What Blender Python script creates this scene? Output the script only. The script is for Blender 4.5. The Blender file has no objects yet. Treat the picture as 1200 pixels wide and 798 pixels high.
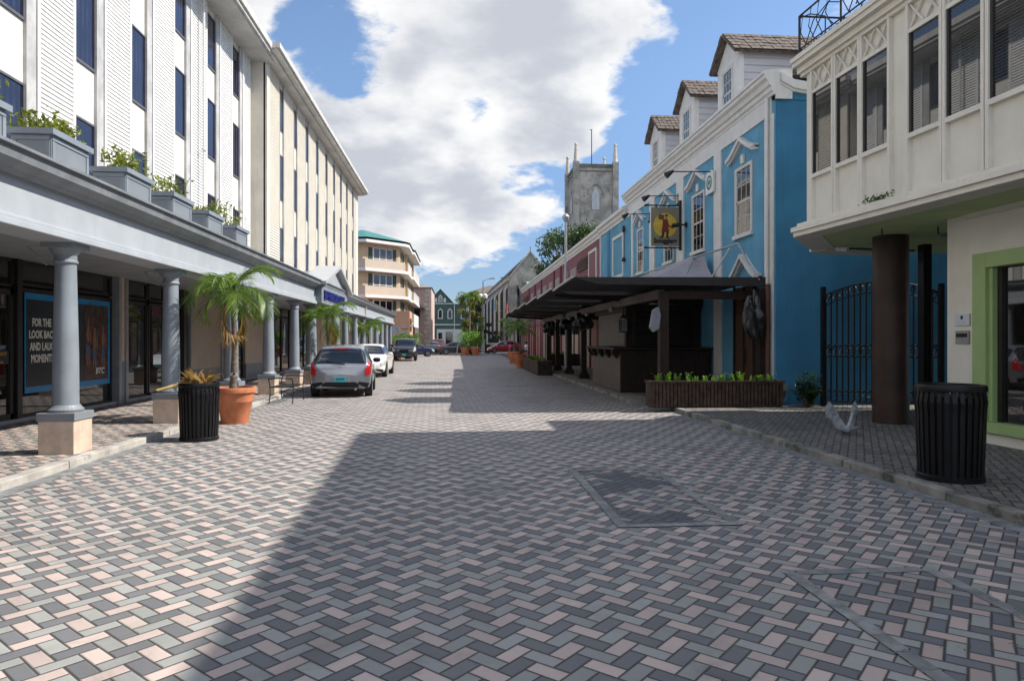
import bpy, math, random
from mathutils import Vector, Matrix, noise
R = math.radians
rnd = random.Random(7)
sc = bpy.context.scene
# ------------------------------------------------------------------ camera, world, sun, exposure
# world frame: +Y runs along the street, +X to the right-hand facades, camera over the origin
cam = bpy.data.objects.new('camera', bpy.data.cameras.new('camera'))
sc.collection.objects.link(cam); sc.camera = cam
cam.data.sensor_width = 36; cam.data.lens = 24
cam.data.clip_start = .05; cam.data.clip_end = 3000
cam.location = (0, 0, 1.61); cam.rotation_euler = (R(90), 0, R(-4.645))
TH = R(4.645)
SUN = Vector((1, .04, 1.085)).normalized()
sl = bpy.data.lights.new('sun', 'SUN'); sun = bpy.data.objects.new('sun', sl)
sc.collection.objects.link(sun)
sl.energy = 4.4; sl.angle = R(.53); sl.color = (1, .94, .84)
sun.rotation_euler = SUN.to_track_quat('Z', 'Y').to_euler()
sun.location = (40, 5, 60)
sc.view_settings.view_transform = 'Standard'; sc.view_settings.look = 'None'
sc.view_settings.exposure = 0.72; sc.view_settings.gamma = 1
sc.view_settings.use_curve_mapping = False
sc.cycles.max_bounces = 6; sc.cycles.transparent_max_bounces = 6
sc.cycles.sample_clamp_indirect = 6

class NX:
    """tiny wrapper so that shader maths reads like maths"""
    def __init__(s, nt, sock): s.nt = nt; s.s = sock
    @staticmethod
    def m(nt, op, a, b=None, c=None):
        n = nt.nodes.new('ShaderNodeMath'); n.operation = op
        for i, v in enumerate((a, b, c)):
            if v is None: continue
            if isinstance(v, NX): nt.links.new(v.s, n.inputs[i])
            elif hasattr(v, 'links'): nt.links.new(v, n.inputs[i])
            else: n.inputs[i].default_value = v
        return NX(nt, n.outputs[0])
    def __add__(s, o): return NX.m(s.nt, 'ADD', s, o)
    __radd__ = __add__
    def __sub__(s, o): return NX.m(s.nt, 'SUBTRACT', s, o)
    def __rsub__(s, o): return NX.m(s.nt, 'SUBTRACT', o, s)
    def __mul__(s, o): return NX.m(s.nt, 'MULTIPLY', s, o)
    __rmul__ = __mul__
    def __truediv__(s, o): return NX.m(s.nt, 'DIVIDE', s, o)
    def floor(s): return NX.m(s.nt, 'FLOOR', s)
    def abs(s): return NX.m(s.nt, 'ABSOLUTE', s)
    def lt(s, v): return NX.m(s.nt, 'LESS_THAN', s, v)
    def gt(s, v): return NX.m(s.nt, 'GREATER_THAN', s, v)
    def mn(s, o): return NX.m(s.nt, 'MINIMUM', s, o)
    def mx(s, o): return NX.m(s.nt, 'MAXIMUM', s, o)
    def pw(s, o): return NX.m(s.nt, 'POWER', s, o)
    def mod(s, n): return s - n * ((s / n).floor())
    def ramp(s, a, b, smooth=True):
        n = s.nt.nodes.new('ShaderNodeMapRange'); n.interpolation_type = 'SMOOTHSTEP' if smooth else 'LINEAR'
        s.nt.links.new(s.s, n.inputs[0]); n.inputs[1].default_value = a; n.inputs[2].default_value = b
        return NX(s.nt, n.outputs[0])
def mixc(nt, fac, a, b, mode='MIX'):
    n = nt.nodes.new('ShaderNodeMix'); n.data_type = 'RGBA'; n.blend_type = mode
    for i, v in ((0, fac), (6, a), (7, b)):
        if isinstance(v, NX): v = v.s
        if hasattr(v, 'links'): nt.links.new(v, n.inputs[i])
        elif i == 0: n.inputs[0].default_value = v
        else: n.inputs[i].default_value = tuple(v) + ((1,) if len(v) == 3 else ())
    return n.outputs[2]
def noise_n(nt, vec, scale, detail=4, rough=.55, dist=0):
    n = nt.nodes.new('ShaderNodeTexNoise'); n.inputs['Scale'].default_value = scale
    n.inputs['Detail'].default_value = detail; n.inputs['Roughness'].default_value = rough
    n.inputs['Distortion'].default_value = dist
    if vec is not None: nt.links.new(vec, n.inputs['Vector'])
    return NX(nt, n.outputs[0])

# world: Nishita sky with procedural cumulus
wd = bpy.data.worlds.new('World'); sc.world = wd; wd.use_nodes = True
nt = wd.node_tree; nt.nodes.clear()
out = nt.nodes.new('ShaderNodeOutputWorld'); bg = nt.nodes.new('ShaderNodeBackground')
nt.links.new(bg.outputs[0], out.inputs[0]); bg.inputs[1].default_value = .12
sky = nt.nodes.new('ShaderNodeTexSky'); sky.sky_type = 'NISHITA'; sky.sun_disc = False
sky.sun_elevation = math.asin(SUN.z); sky.sun_rotation = math.atan2(SUN.x, SUN.y)
sky.altitude = 0; sky.air_density = 1.0; sky.dust_density = .25; sky.ozone_density = 2.4
tc = nt.nodes.new('ShaderNodeTexCoord'); dirv = tc.outputs['Generated']
sp = nt.nodes.new('ShaderNodeSeparateXYZ'); nt.links.new(dirv, sp.inputs[0])
dx, dy, dz = (NX(nt, sp.outputs[i]) for i in range(3))
inv = 1.0 / 1.0
den = (dz.mx(0.0) + .33)
cx = dx / den; cy = dy / den
cb = nt.nodes.new('ShaderNodeCombineXYZ')
nt.links.new(cx.s, cb.inputs[0]); nt.links.new(cy.s, cb.inputs[1]); nt.links.new((dz * 1.2).s, cb.inputs[2])
n1 = noise_n(nt, cb.outputs[0], 2.3, 9, .58, .25)
n2 = noise_n(nt, cb.outputs[0], 8.0, 6, .6, .3)
def blob(px, py, rad, w):
    """a cloud bank (w>0) or a gap (w<0) around one direction of the sky"""
    v = Vector(((px-600)/800, 1, (399-py)/800)).normalized(); v.rotate(Matrix.Rotation(-TH, 3, 'Z'))
    d = nt.nodes.new('ShaderNodeVectorMath'); d.operation = 'DOT_PRODUCT'
    nt.links.new(dirv, d.inputs[0]); d.inputs[1].default_value = v
    q = NX(nt, d.outputs['Value']); ang = rad/800
    return q.ramp(math.cos(ang*1.35), math.cos(ang*.35)) * w
mask = None
for b in [(560,70,180,.34),(690,80,100,.34),(450,225,150,.36),(600,205,90,.24),(320,20,60,.3),(340,130,60,.2),
          (655,255,55,.16),(520,270,70,.14),(755,50,50,.16),(460,20,60,.14),(420,190,80,.2),(950,-20,60,.3),
          (398,66,62,-.40),(368,18,44,-.34),(850,110,130,-.5),(560,140,26,-.3),(500,190,30,-.2),(705,215,50,-.18),(590,345,150,-.40),(455,295,70,.16),(545,285,60,.10),
          (735,205,44,-.26),(880,20,60,-.2),(200,-120,200,.12),(1200,-60,220,.2)]:
    q = blob(*b); mask = q if mask is None else mask + q
dens = (n1 * 2.1 + n2 * .8 + mask) + (-.72) + ((0.0 - dy).ramp(-.1, .4)).mx(dz.ramp(.5, .75)) * .14  # last term thickens cloud behind and overhead, added as fill light
alpha = dens.ramp(.84, 1.08)
shade = noise_n(nt, cb.outputs[0], 3.6, 5, .5, .1)
ccol = mixc(nt, (shade + (dens - 1.0) * .30).ramp(.40, .74), (5.2, 5.18, 5.15), (3.0, 3.15, 3.5))
# clouds outside the view brightened as added fill for the shaded facades
cloud_fill = ((0.0 - dx).ramp(.5, .85)).mx((0.0 - dy).ramp(-.1, .5)).mx(dz.ramp(.5, .75)) * 1.4 + 1.0
vm = nt.nodes.new('ShaderNodeVectorMath'); vm.operation = 'SCALE'; nt.links.new(ccol, vm.inputs[0]); nt.links.new(cloud_fill.s, vm.inputs['Scale'])
ccol = vm.outputs[0]
skyc = mixc(nt, (dz.mx(0.0)).ramp(.0, .42), (.40, .46, .60), (.88, .90, .92))
skyc = mixc(nt, 1.0, sky.outputs[0], skyc, 'MULTIPLY')
final = mixc(nt, alpha * .97, skyc, ccol)
nt.links.new(final, bg.inputs[0])

# ------------------------------------------------------------------ materials
MATS = {}
def mat(name, col, rough=.7, var=.12, vs=3.0, metal=0, bump=0, bs=60, spec=.5, streak=0, coat=0, dirt=None):
    if name in MATS: return MATS[name]
    m = bpy.data.materials.new(name); m.use_nodes = True; t = m.node_tree
    p = t.nodes['Principled BSDF']; g = t.nodes.new('ShaderNodeNewGeometry'); pos = g.outputs['Position']
    c = tuple(col)
    n = noise_n(t, pos, vs, 6, .6)
    lo = tuple(max(0, x*(1-var)) for x in c); hi = tuple(min(1, x*(1+var)) for x in c)
    o = mixc(t, n.ramp(.3, .7), lo, hi)
    if streak:
        mp = t.nodes.new('ShaderNodeMapping'); t.links.new(pos, mp.inputs[0]); mp.inputs['Scale'].default_value = (5, 5, .35)
        s = noise_n(t, mp.outputs[0], 1.6, 5, .65)
        o = mixc(t, s.ramp(.5, .78) * streak, o, tuple(x*.45+.02 for x in c))
    if dirt:
        d = noise_n(t, pos, dirt[1], 8, .7)
        o = mixc(t, d.ramp(dirt[2], dirt[2]+.15) * dirt[3], o, dirt[0])
    t.links.new(o, p.inputs['Base Color'])
    r = noise_n(t, pos, vs*4, 3); t.links.new((r*.2 + (rough-.1)).s, p.inputs['Roughness'])
    p.inputs['Metallic'].default_value = metal; p.inputs['Specular IOR Level'].default_value = spec
    p.inputs['Coat Weight'].default_value = coat; p.inputs['Coat Roughness'].default_value = .04
    if bump:
        b = t.nodes.new('ShaderNodeBump'); b.inputs['Strength'].default_value = bump; b.inputs['Distance'].default_value = .01
        h = noise_n(t, pos, bs, 5, .6); t.links.new(h.s, b.inputs['Height']); t.links.new(b.outputs[0], p.inputs['Normal'])
    MATS[name] = m; return m
def leafmat(name, a, b, vs=1.5):
    if name in MATS: return MATS[name]
    m = bpy.data.materials.new(name); m.use_nodes = True; t = m.node_tree; t.nodes.clear()
    o = t.nodes.new('ShaderNodeOutputMaterial'); g = t.nodes.new('ShaderNodeNewGeometry')
    n = noise_n(t, g.outputs['Position'], vs, 3); rn = NX(t, g.outputs['Random Per Island'])
    c = mixc(t, (n*.6 + rn*.5).ramp(.25, .85), a, b)
    d = t.nodes.new('ShaderNodeBsdfPrincipled'); d.inputs['Roughness'].default_value = .42; t.links.new(c, d.inputs['Base Color'])
    tr = t.nodes.new('ShaderNodeBsdfTranslucent'); c2 = mixc(t, 1.0, c, (1.3, 1.5, .5), 'MULTIPLY'); t.links.new(c2, tr.inputs[0])
    mx = t.nodes.new('ShaderNodeMixShader'); mx.inputs[0].default_value = .35
    t.links.new(d.outputs[0], mx.inputs[1]); t.links.new(tr.outputs[0], mx.inputs[2]); t.links.new(mx.outputs[0], o.inputs[0])
    MATS[name] = m; return m
def paver(name, cols, dark, phi=.7521, org=(.5465, 3.4106), unit=.1, stain=.5, joint=.07, repair=False):
    """herringbone of 2:1 blocks, one colour per diagonal row"""
    m = bpy.data.materials.new(name); m.use_nodes = True; t = m.node_tree
    p = t.nodes['Principled BSDF']; g = t.nodes.new('ShaderNodeNewGeometry'); pos = g.outputs['Position']
    s = t.nodes.new('ShaderNodeSeparateXYZ'); t.links.new(pos, s.inputs[0])
    X = NX(t, s.outputs[0]) - org[0]; Y = NX(t, s.outputs[1]) - org[1]
    a = (X * math.sin(phi) + Y * math.cos(phi)) / unit
    b = (Y * math.sin(phi) - X * math.cos(phi)) / unit
    # slight wobble of the courses
    wob = noise_n(t, pos, .8, 2); a = a + (wob - .5) * .5
    i = a.floor(); j = b.floor(); d = (i - j).mod(4.0)
    H = d.lt(1.5); V = 1.0 - H
    i0 = i - d; jb = j - d.lt(2.5)       # vertical block: d==2 -> j-1, d==3 -> j
    jb = j - (d.gt(1.5) * d.lt(2.5))
    cxn = H * (i0 + 1.0) + V * (i + .5); cyn = H * (j + .5) + V * (jb + 1.0)
    tH = (i0 + j) * .5; tV = (i + jb - 1.0) * .5 + 2.0
    idx = (H * tH + V * tV + .25).floor().mod(3.0)
    hx = H * .5 + .5; hy = V * .5 + .5
    ed = (hx - (a - cxn).abs()).mn(hy - (b - cyn).abs())
    wn = t.nodes.new('ShaderNodeTexWhiteNoise'); wn.noise_dimensions = '2D'
    cb = t.nodes.new('ShaderNodeCombineXYZ'); t.links.new(cxn.s, cb.inputs[0]); t.links.new(cyn.s, cb.inputs[1]); t.links.new(cb.outputs[0], wn.inputs['Vector'])
    rv = NX(t, wn.outputs['Value'])
    c = mixc(t, idx.gt(.5), cols[0], cols[1]); c = mixc(t, idx.gt(1.5), c, cols[2])
    if repair:
        rn_ = noise_n(t, cb.outputs[0], .13, 2, .5); c = mixc(t, rn_.gt(.53) * (rv.lt(.85)), c, (.105,.11,.125))
    c = mixc(t, (rv.ramp(0, 1, False)*.27 + .0), c, (.02, .02, .024))
    c = mixc(t, (rv.gt(.965)) * .55, c, cols[1])
    gr = noise_n(t, pos, 260, 3, .7); c = mixc(t, gr.ramp(.35, .75) * .28, c, dark)
    fl = noise_n(t, pos, 520, 1); c = mixc(t, fl.gt(.72) * .35, c, (.5, .48, .45))
    st = noise_n(t, pos, 1.1, 8, .68, .6); c = mixc(t, st.ramp(.47, .75) * stain, c, dark)
    st3 = noise_n(t, pos, .23, 3, .6); c = mixc(t, st3.ramp(.45, .7) * .16, c, (.25, .23, .21))
    sp2 = noise_n(t, pos, 17, 2, .5); c = mixc(t, sp2.gt(.77) * .5, c, (.02, .02, .02))
    # sand / dirt / moss in joints
    jn = 1.0 - ed.ramp(joint*.35, joint*1.25)
    jc = mixc(t, noise_n(t, pos, .9, 5).ramp(.62, .7), (.035, .032, .03), (.045, .06, .02))
    c = mixc(t, jn * .92, c, jc)
    t.links.new(c, p.inputs['Base Color']); p.inputs['Specular IOR Level'].default_value = .35
    t.links.new((noise_n(t, pos, 40, 3)*.25 + .62).s, p.inputs['Roughness'])
    bp = t.nodes.new('ShaderNodeBump'); bp.inputs['Distance'].default_value = .006; bp.inputs['Strength'].default_value = .8
    hgt = ed.ramp(0, joint*2.0) + gr*.16 + rv*.25
    t.links.new(hgt.s, bp.inputs['Height']); t.links.new(bp.outputs[0], p.inputs['Normal'])
    MATS[name] = m; return m
def glassm(name, col, rough=.03, wav=.02, spec=.9, blinds=None):
    if name in MATS: return MATS[name]
    m = bpy.data.materials.new(name); m.use_nodes = True; t = m.node_tree; p = t.nodes['Principled BSDF']
    g = t.nodes.new('ShaderNodeNewGeometry'); n = noise_n(t, g.outputs['Position'], 1.3, 2)
    c = mixc(t, n.ramp(.3, .7), tuple(x*.6 for x in col), tuple(x*1.3 for x in col))
    if blinds:
        w = t.nodes.new('ShaderNodeTexWave'); w.bands_direction = 'Z' if blinds[2] == 'h' else 'Y'; w.inputs['Scale'].default_value = blinds[0]
        t.links.new(g.outputs['Position'], w.inputs['Vector']); c = mixc(t, NX(t, w.outputs['Fac']).ramp(.2, .8), c, blinds[1])
    t.links.new(c, p.inputs['Base Color'])
    p.inputs['Roughness'].default_value = rough; p.inputs['Specular IOR Level'].default_value = spec
    p.inputs['IOR'].default_value = 1.55
    b = t.nodes.new('ShaderNodeBump'); b.inputs['Strength'].default_value = wav; b.inputs['Distance'].default_value = .05
    t.links.new(noise_n(t, g.outputs['Position'], .9, 2).s, b.inputs['Height']); t.links.new(b.outputs[0], p.inputs['Normal'])
    MATS[name] = m; return m

M_white = mat('white_paint', (.62,.61,.58), .6, .06, 2, bump=.15, streak=.16)
M_trim = mat('white_trim', (.64,.63,.60), .5, .05, 4, bump=.1, streak=.22)
M_louv = mat('white_louvre', (.74,.73,.71), .5, .05, 3)
M_panel = mat('pale_panel', (.66,.64,.58), .7, .07, 1.5, streak=.2)
M_beige = mat('beige_render', (.60,.55,.475), .8, .08, 1.2, bump=.2, streak=.3)
M_blouv = mat('beige_louvre', (.63,.585,.50), .6, .06, 2)
M_pier = mat('grey_pier', (.42,.41,.40), .6, .2, 1.5, streak=.5)
M_brpier = mat('brown_pier', (.20,.16,.13), .6, .2, 1.5)
M_greyf = mat('pale_blue_grey_paint', (.36,.39,.425), .5, .06, 2, bump=.12, streak=.12)
M_greyp = mat('blue_grey_paint', (.21,.24,.275), .5, .10, 2, bump=.2, streak=.3, dirt=((.34,.35,.35), 6, .64, .35))
M_greyd = mat('blue_grey_cap', (.19,.21,.235), .5, .06, 2)
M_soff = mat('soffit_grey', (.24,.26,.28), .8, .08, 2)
M_tile = mat('pedestal_stone', (.55,.43,.34), .55, .12, 7, bump=.15, streak=.3, dirt=((.3,.25,.2), 5, .6, .4))
M_conc = mat('kerb_concrete', (.36,.34,.31), .85, .22, 2.5, bump=.5, bs=40, dirt=((.07,.065,.05), 3.5, .55, .7))
M_concr = mat('kerb_concrete_worn', (.24,.23,.205), .85, .3, 2.5, bump=.7, bs=30, dirt=((.04,.045,.03), 2.6, .48, .85))
M_dkframe = mat('bronze_frame', (.018,.016,.015), .4, .2, 3)
M_alu = mat('aluminium', (.30,.31,.33), .45, .1, 3, metal=.3)
M_black = mat('black_metal', (.006,.006,.007), .42, .3, 6, spec=.3, dirt=((.12,.12,.12), 22, .66, .5))
M_iron = mat('wrought_iron', (.008,.008,.009), .5, .2, 6)
M_brown = mat('dark_brown_timber', (.026,.016,.012), .6, .25, 6, bump=.2, spec=.25)
M_pillar = mat('brown_pillar_paint', (.042,.024,.018), .45, .3, 2, bump=.25, streak=.4, spec=.3, dirt=((.25,.22,.2), 9, .70, .5))
M_deck = mat('weathered_slats', (.062,.040,.031), .7, .45, 7, bump=.3, streak=.4, spec=.25)
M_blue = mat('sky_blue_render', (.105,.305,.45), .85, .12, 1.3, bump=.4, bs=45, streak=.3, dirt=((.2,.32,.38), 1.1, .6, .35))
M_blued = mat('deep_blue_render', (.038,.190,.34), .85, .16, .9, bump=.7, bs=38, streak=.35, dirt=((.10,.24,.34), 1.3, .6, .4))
M_purple = mat('maroon_render', (.20,.065,.09), .8, .14, 1.6, bump=.3, streak=.2)
M_maroon = mat('maroon_pilaster', (.105,.018,.028), .7, .12, 2)
M_cream = mat('cream_render', (.70,.665,.58), .75, .05, 2, bump=.25, streak=.12, dirt=((.30,.27,.2), 1.4, .66, .4))
M_creamt = mat('cream_trim', (.70,.665,.58), .6, .05, 3, streak=.2, dirt=((.12,.11,.08), 2.2, .62, .55))
M_green = mat('pale_green_paint', (.30,.42,.17), .55, .06, 3)
M_gsoff = mat('green_soffit', (.44,.54,.28), .8, .07, 2)
M_shing = mat('weathered_shingle', (.11,.085,.07), .9, .5, 9, bump=.8, bs=20, dirt=((.40,.38,.35), 5, .6, .8))
M_side = mat('clapboard_white', (.50,.50,.52), .6, .05, 2)
M_stone = mat('grey_limestone', (.33,.31,.275), .9, .35, .7, bump=.9, bs=5, streak=.65, dirt=((.09,.085,.08), 1.1, .52, .6))
M_stonel = mat('pale_limestone', (.50,.46,.39), .9, .2, .9, bump=.6, bs=6, streak=.5)
M_slate = mat('dark_slate', (.045,.042,.042), .8, .2, 2)
M_terra = mat('terracotta', (.48,.165,.075), .75, .2, 4, bump=.2, streak=.25, dirt=((.5,.33,.24), 4, .6, .4))
M_soil = mat('soil', (.04,.028,.02), .95, .3, 20, bump=.5)
M_trunk = mat('palm_bark', (.16,.13,.10), .9, .3, 9, bump=.6, bs=30)
M_bark = mat('bark', (.09,.07,.05), .9, .3, 8, bump=.6, bs=20)
M_rubber = mat('tyre_rubber', (.012,.012,.013), .8, .2, 8)
M_rim = mat('alloy', (.35,.36,.38), .3, .1, 6, metal=.8)
M_plate = mat('aqua_plate', (.05,.42,.50), .5, .05, 8)
M_red = mat('red_lens', (.42,.015,.02), .15, .1, 8, coat=.8)
M_lens = mat('clear_lens', (.45,.47,.5), .12, .1, 8, coat=1)
M_blacktrim = mat('black_plastic', (.010,.010,.011), .5, .2, 8, spec=.3)
M_fabd = mat('dark_canopy_fabric', (.026,.023,.024), .8, .15, 4)
M_fabg = mat('grey_awning_fabric', (.33,.32,.34), .8, .08, 3)
M_tube = mat('galvanised_tube', (.38,.38,.38), .4, .1, 5, metal=.5)
M_shut = mat('brown_roller_shutter', (.022,.018,.017), .5, .1, 4)
M_shutg = mat('taupe_roller_shutter', (.17,.155,.14), .5, .08, 4)
M_bag = mat('black_bag', (.008,.008,.010), .35, .3, 12, spec=.7)
M_asph = mat('asphalt', (.060,.060,.060), .9, .2, 1.2, bump=.4, bs=60)
M_peach = mat('peach_render', (.50,.37,.235), .8, .06, 1)
M_peachw = mat('pink_render', (.52,.29,.19), .8, .06, 1)
M_pinkb = mat('dusty_pink_render', (.44,.30,.26), .8, .08, 1)
M_grnb = mat('forest_green_siding', (.06,.115,.085), .7, .1, 1)
M_teal = mat('teal_roof', (.02,.16,.15), .5, .15, 1)
M_roofg = mat('grey_roof', (.20,.20,.20), .8, .15, 1)
M_wood = mat('brown_door_wood', (.085,.038,.018), .5, .25, 7, bump=.2)
M_pinkd = mat('pink_shutter', (.42,.19,.15), .7, .15, 3)
M_tan = mat('tan_shutter', (.34,.29,.22), .7, .1, 3)
M_copper = mat('copper_pipe', (.10,.04,.025), .5, .2, 5)
M_gold = mat('gold_lettering', (.55,.36,.08), .4, .1, 9)
M_lett = mat('blue_lettering', (.010,.018,.17), .5, .05, 5)
M_wlett = mat('pale_lettering', (.70,.70,.66), .6, .03, 9)
M_poster = mat('poster_dark', (.006,.014,.022), .35, .6, 1.5, spec=.6)
M_pgreen = mat('poster_green', (.01,.09,.035), .35, .6, 9)
M_pblue = mat('poster_border', (.01,.22,.50), .35, .05, 3)
M_skin = mat('poster_skin', (.22,.10,.055), .5, .25, 14)
M_pbrown = mat('poster_brown', (.055,.022,.015), .4, .8, 7)
M_galv = mat('lamp_post_steel', (.34,.35,.36), .45, .08, 5, metal=.4)
GL_store = glassm('shop_glass', (.014,.013,.012), .02, .03)
GL_blue = glassm('tinted_glass', (.022,.022,.05), .06, .03, .6, blinds=(1.6, (.010,.012,.03), 'v'))
GL_dark = glassm('dark_glass', (.010,.011,.013), .04, .04)
GL_blind = glassm('blind_glass', (.02,.02,.02), .04, .02, .9, blinds=(6.5, (.15,.14,.125), 'h'))
GL_near = glassm('sheet_glass', (.018,.020,.020), .015, .0, 1.0, blinds=(7.5, (.045,.045,.043), 'h'))
GL_car = glassm('car_glass', (.010,.012,.014), .02, 0)
LF_palm = leafmat('palm_leaf', (.035,.085,.010), (.17,.25,.04))
LF_bush = leafmat('bush_leaf', (.020,.060,.012), (.060,.14,.022))
LF_tree = leafmat('tree_leaf', (.015,.040,.010), (.055,.095,.020), .6)
LF_bright = leafmat('bright_leaf', (.07,.17,.018), (.17,.30,.04))
LF_yel = leafmat('yellow_green_leaf', (.10,.13,.02), (.24,.25,.05))
LF_dry = leafmat('dry_leaf', (.22,.12,.05), (.40,.26,.12))
PV_road = paver('herringbone_pavers', ((.53,.43,.39), (.33,.335,.32), (.160,.163,.173)), (.07,.07,.075))
PV_left = paver('walkway_pavers', ((.55,.43,.38), (.36,.33,.30), (.16,.155,.165)), (.09,.08,.075), org=(.51, 3.36))
PV_right = paver('worn_grey_pavers', ((.23,.21,.185), (.21,.205,.19), (.14,.14,.14)), (.04,.038,.035), phi=.55, org=(.1, .2), stain=.7, joint=.11)
PV_char = paver('charcoal_pavers', ((.125,.125,.14), (.15,.155,.155), (.10,.106,.125)), (.06,.06,.065), phi=.7521+1.57, org=(1.4, 5.8))
PV_mixed = paver('relaid_pavers', ((.45,.36,.33), (.29,.30,.285), (.15,.155,.175)), (.06,.06,.065), phi=.7521+1.5, org=(2.3, 1.8), joint=.09)
def varied(m):
    t = m.node_tree; p = t.nodes['Principled BSDF']; g = t.nodes.new('ShaderNodeNewGeometry'); src = p.inputs['Base Color'].links[0].from_socket
    c = mixc(t, NX(t, g.outputs['Random Per Island']).ramp(.1, 1, False) * .55, src, (.09,.095,.105)); t.links.new(c, p.inputs['Base Color']); return m
PV_edge = varied(mat('edge_pavers', (.22,.225,.225), .85, .35, 7, bump=.4))

# ------------------------------------------------------------------ mesh helpers
ROOTS = {}
class MB:
    def __init__(s): s.v = []; s.f = []
    def add(s, vs, fs):
        n = len(s.v); s.v += [tuple(p) for p in vs]; s.f += [tuple(i+n for i in f) for f in fs]; return s
    def box(s, x0, x1, y0, y1, z0, z1):
        return s.add([(x,y,z) for x in (x0,x1) for y in (y0,y1) for z in (z0,z1)],
            [(0,1,3,2),(4,6,7,5),(0,4,5,1),(2,3,7,6),(0,2,6,4),(1,5,7,3)])
    def quad(s, a, b, c, d): return s.add([a,b,c,d], [(0,1,2,3)])
    def prism(s, poly, d):
        """closed polygon (3-D points) pushed along the vector d"""
        n = len(poly); d = Vector(d); P = [Vector(p) for p in poly]
        return s.add(P + [p+d for p in P], [tuple(range(n))[::-1], tuple(range(n, 2*n))] + [(i, (i+1)%n, n+(i+1)%n, n+i) for i in range(n)])
    def lathe(s, cx, cy, prof, n=24, cap=True):
        vs = []; fs = []
        for r, z in prof: vs += [(cx+r*math.cos(2*math.pi*k/n), cy+r*math.sin(2*math.pi*k/n), z) for k in range(n)]
        for i in range(len(prof)-1):
            for k in range(n): fs.append((i*n+k, i*n+(k+1)%n, (i+1)*n+(k+1)%n, (i+1)*n+k))
        if cap: fs += [tuple(range(n))[::-1], tuple(range((len(prof)-1)*n, len(prof)*n))]
        return s.add(vs, fs)
    def tube(s, path, r, n=8, r1=None):
        P = [Vector(p) for p in path]; vs = []; fs = []; L = len(P)
        for i, p in enumerate(P):
            t = (P[min(i+1,L-1)] - P[max(i-1,0)]).normalized()
            a = t.cross(Vector((0,0,1))); a = t.cross(Vector((1,0,0))) if a.length < .05 else a
            a.normalize(); b = t.cross(a); rr = r if r1 is None else r+(r1-r)*i/(L-1)
            vs += [p + (a*math.cos(2*math.pi*k/n)+b*math.sin(2*math.pi*k/n))*rr for k in range(n)]
        for i in range(L-1):
            for k in range(n): fs.append((i*n+k, i*n+(k+1)%n, (i+1)*n+(k+1)%n, (i+1)*n+k))
        fs += [tuple(range(n))[::-1], tuple(range((L-1)*n, L*n))]
        return s.add(vs, fs)
    def xf(s, M): s.v = [tuple(M @ Vector(p)) for p in s.v]; return s
    def join(s, o): return s.add(o.v, o.f)
def mesh_obj(name, mb, m, inv=None, smooth=False, bevel=0):
    me = bpy.data.meshes.new(name)
    vs = mb.v if inv is None else [tuple(inv @ Vector(p)) for p in mb.v]
    me.from_pydata(vs, [], mb.f); me.materials.append(m)
    if smooth:
        me.polygons.foreach_set('use_smooth', [True]*len(me.polygons))
        try: me.set_sharp_from_angle(angle=R(40))
        except Exception: pass
    me.update(); o = bpy.data.objects.new(name, me); sc.collection.objects.link(o)
    if bevel:
        b = o.modifiers.new('bevel', 'BEVEL'); b.width = bevel; b.segments = 2; b.limit_method = 'ANGLE'
    return o
def setp(o, label=None, cat=None, group=None, kind=None):
    if label: o['label'] = label
    if cat: o['category'] = cat
    if group: o['group'] = group
    if kind: o['kind'] = kind
    return o
def thing(name, label, cat, loc, rz=0, group=None):
    o = bpy.data.objects.new(name, None); sc.collection.objects.link(o); o.empty_display_size = .2
    o.location = loc; o.rotation_euler = (0,0,rz)
    ROOTS[o.name] = (Matrix.Translation(Vector(loc)) @ Matrix.Rotation(rz, 4, 'Z')).inverted()
    return setp(o, label, cat, group)
def part(name, mb, m, parent, smooth=False, bevel=0, local=False, label=None):
    r = parent
    while r.parent: r = r.parent
    o = mesh_obj(name, mb, m, None if local else ROOTS[r.name], smooth, bevel); o.parent = parent
    if label: o['label'] = label
    return o
def solo(name, mb, m, label, cat, loc, group=None, smooth=False, bevel=0):
    o = mesh_obj(name, mb, m, Matrix.Translation(-Vector(loc)), smooth, bevel); o.location = loc
    ROOTS[o.name] = Matrix.Translation(-Vector(loc))
    return setp(o, label, cat, group)
def struct(name, mb, m, kind='structure'): return setp(mesh_obj(name, mb, m), kind=kind)
def copy_tree(o, parent=None):
    c = o.copy(); sc.collection.objects.link(c)
    if parent is not None: c.parent = parent
    for ch in list(o.children): copy_tree(ch, c)
    if o.name in ROOTS: ROOTS[c.name] = ROOTS[o.name]
    return c
def text_mb(s, size, org, xd, up, depth=.01, align='LEFT', sx=1.0, bold=0):
    cu = bpy.data.curves.new('t', 'FONT'); cu.body = s; cu.size = size; cu.extrude = depth/2; cu.offset = bold
    cu.align_x = align; cu.resolution_u = 2
    o = bpy.data.objects.new('t', cu); sc.collection.objects.link(o)
    bpy.context.view_layer.update()
    me = bpy.data.meshes.new_from_object(o.evaluated_get(bpy.context.evaluated_depsgraph_get()))
    xd = Vector(xd).normalized(); up = Vector(up).normalized(); nn = xd.cross(up); O = Vector(org)
    mb = MB(); mb.add([O + xd*p.co.x*sx + up*p.co.y + nn*(p.co.z+depth/2) for p in me.vertices], [tuple(f.vertices) for f in me.polygons])
    bpy.data.objects.remove(o); bpy.data.curves.remove(cu); bpy.data.meshes.remove(me)
    return mb
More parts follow.
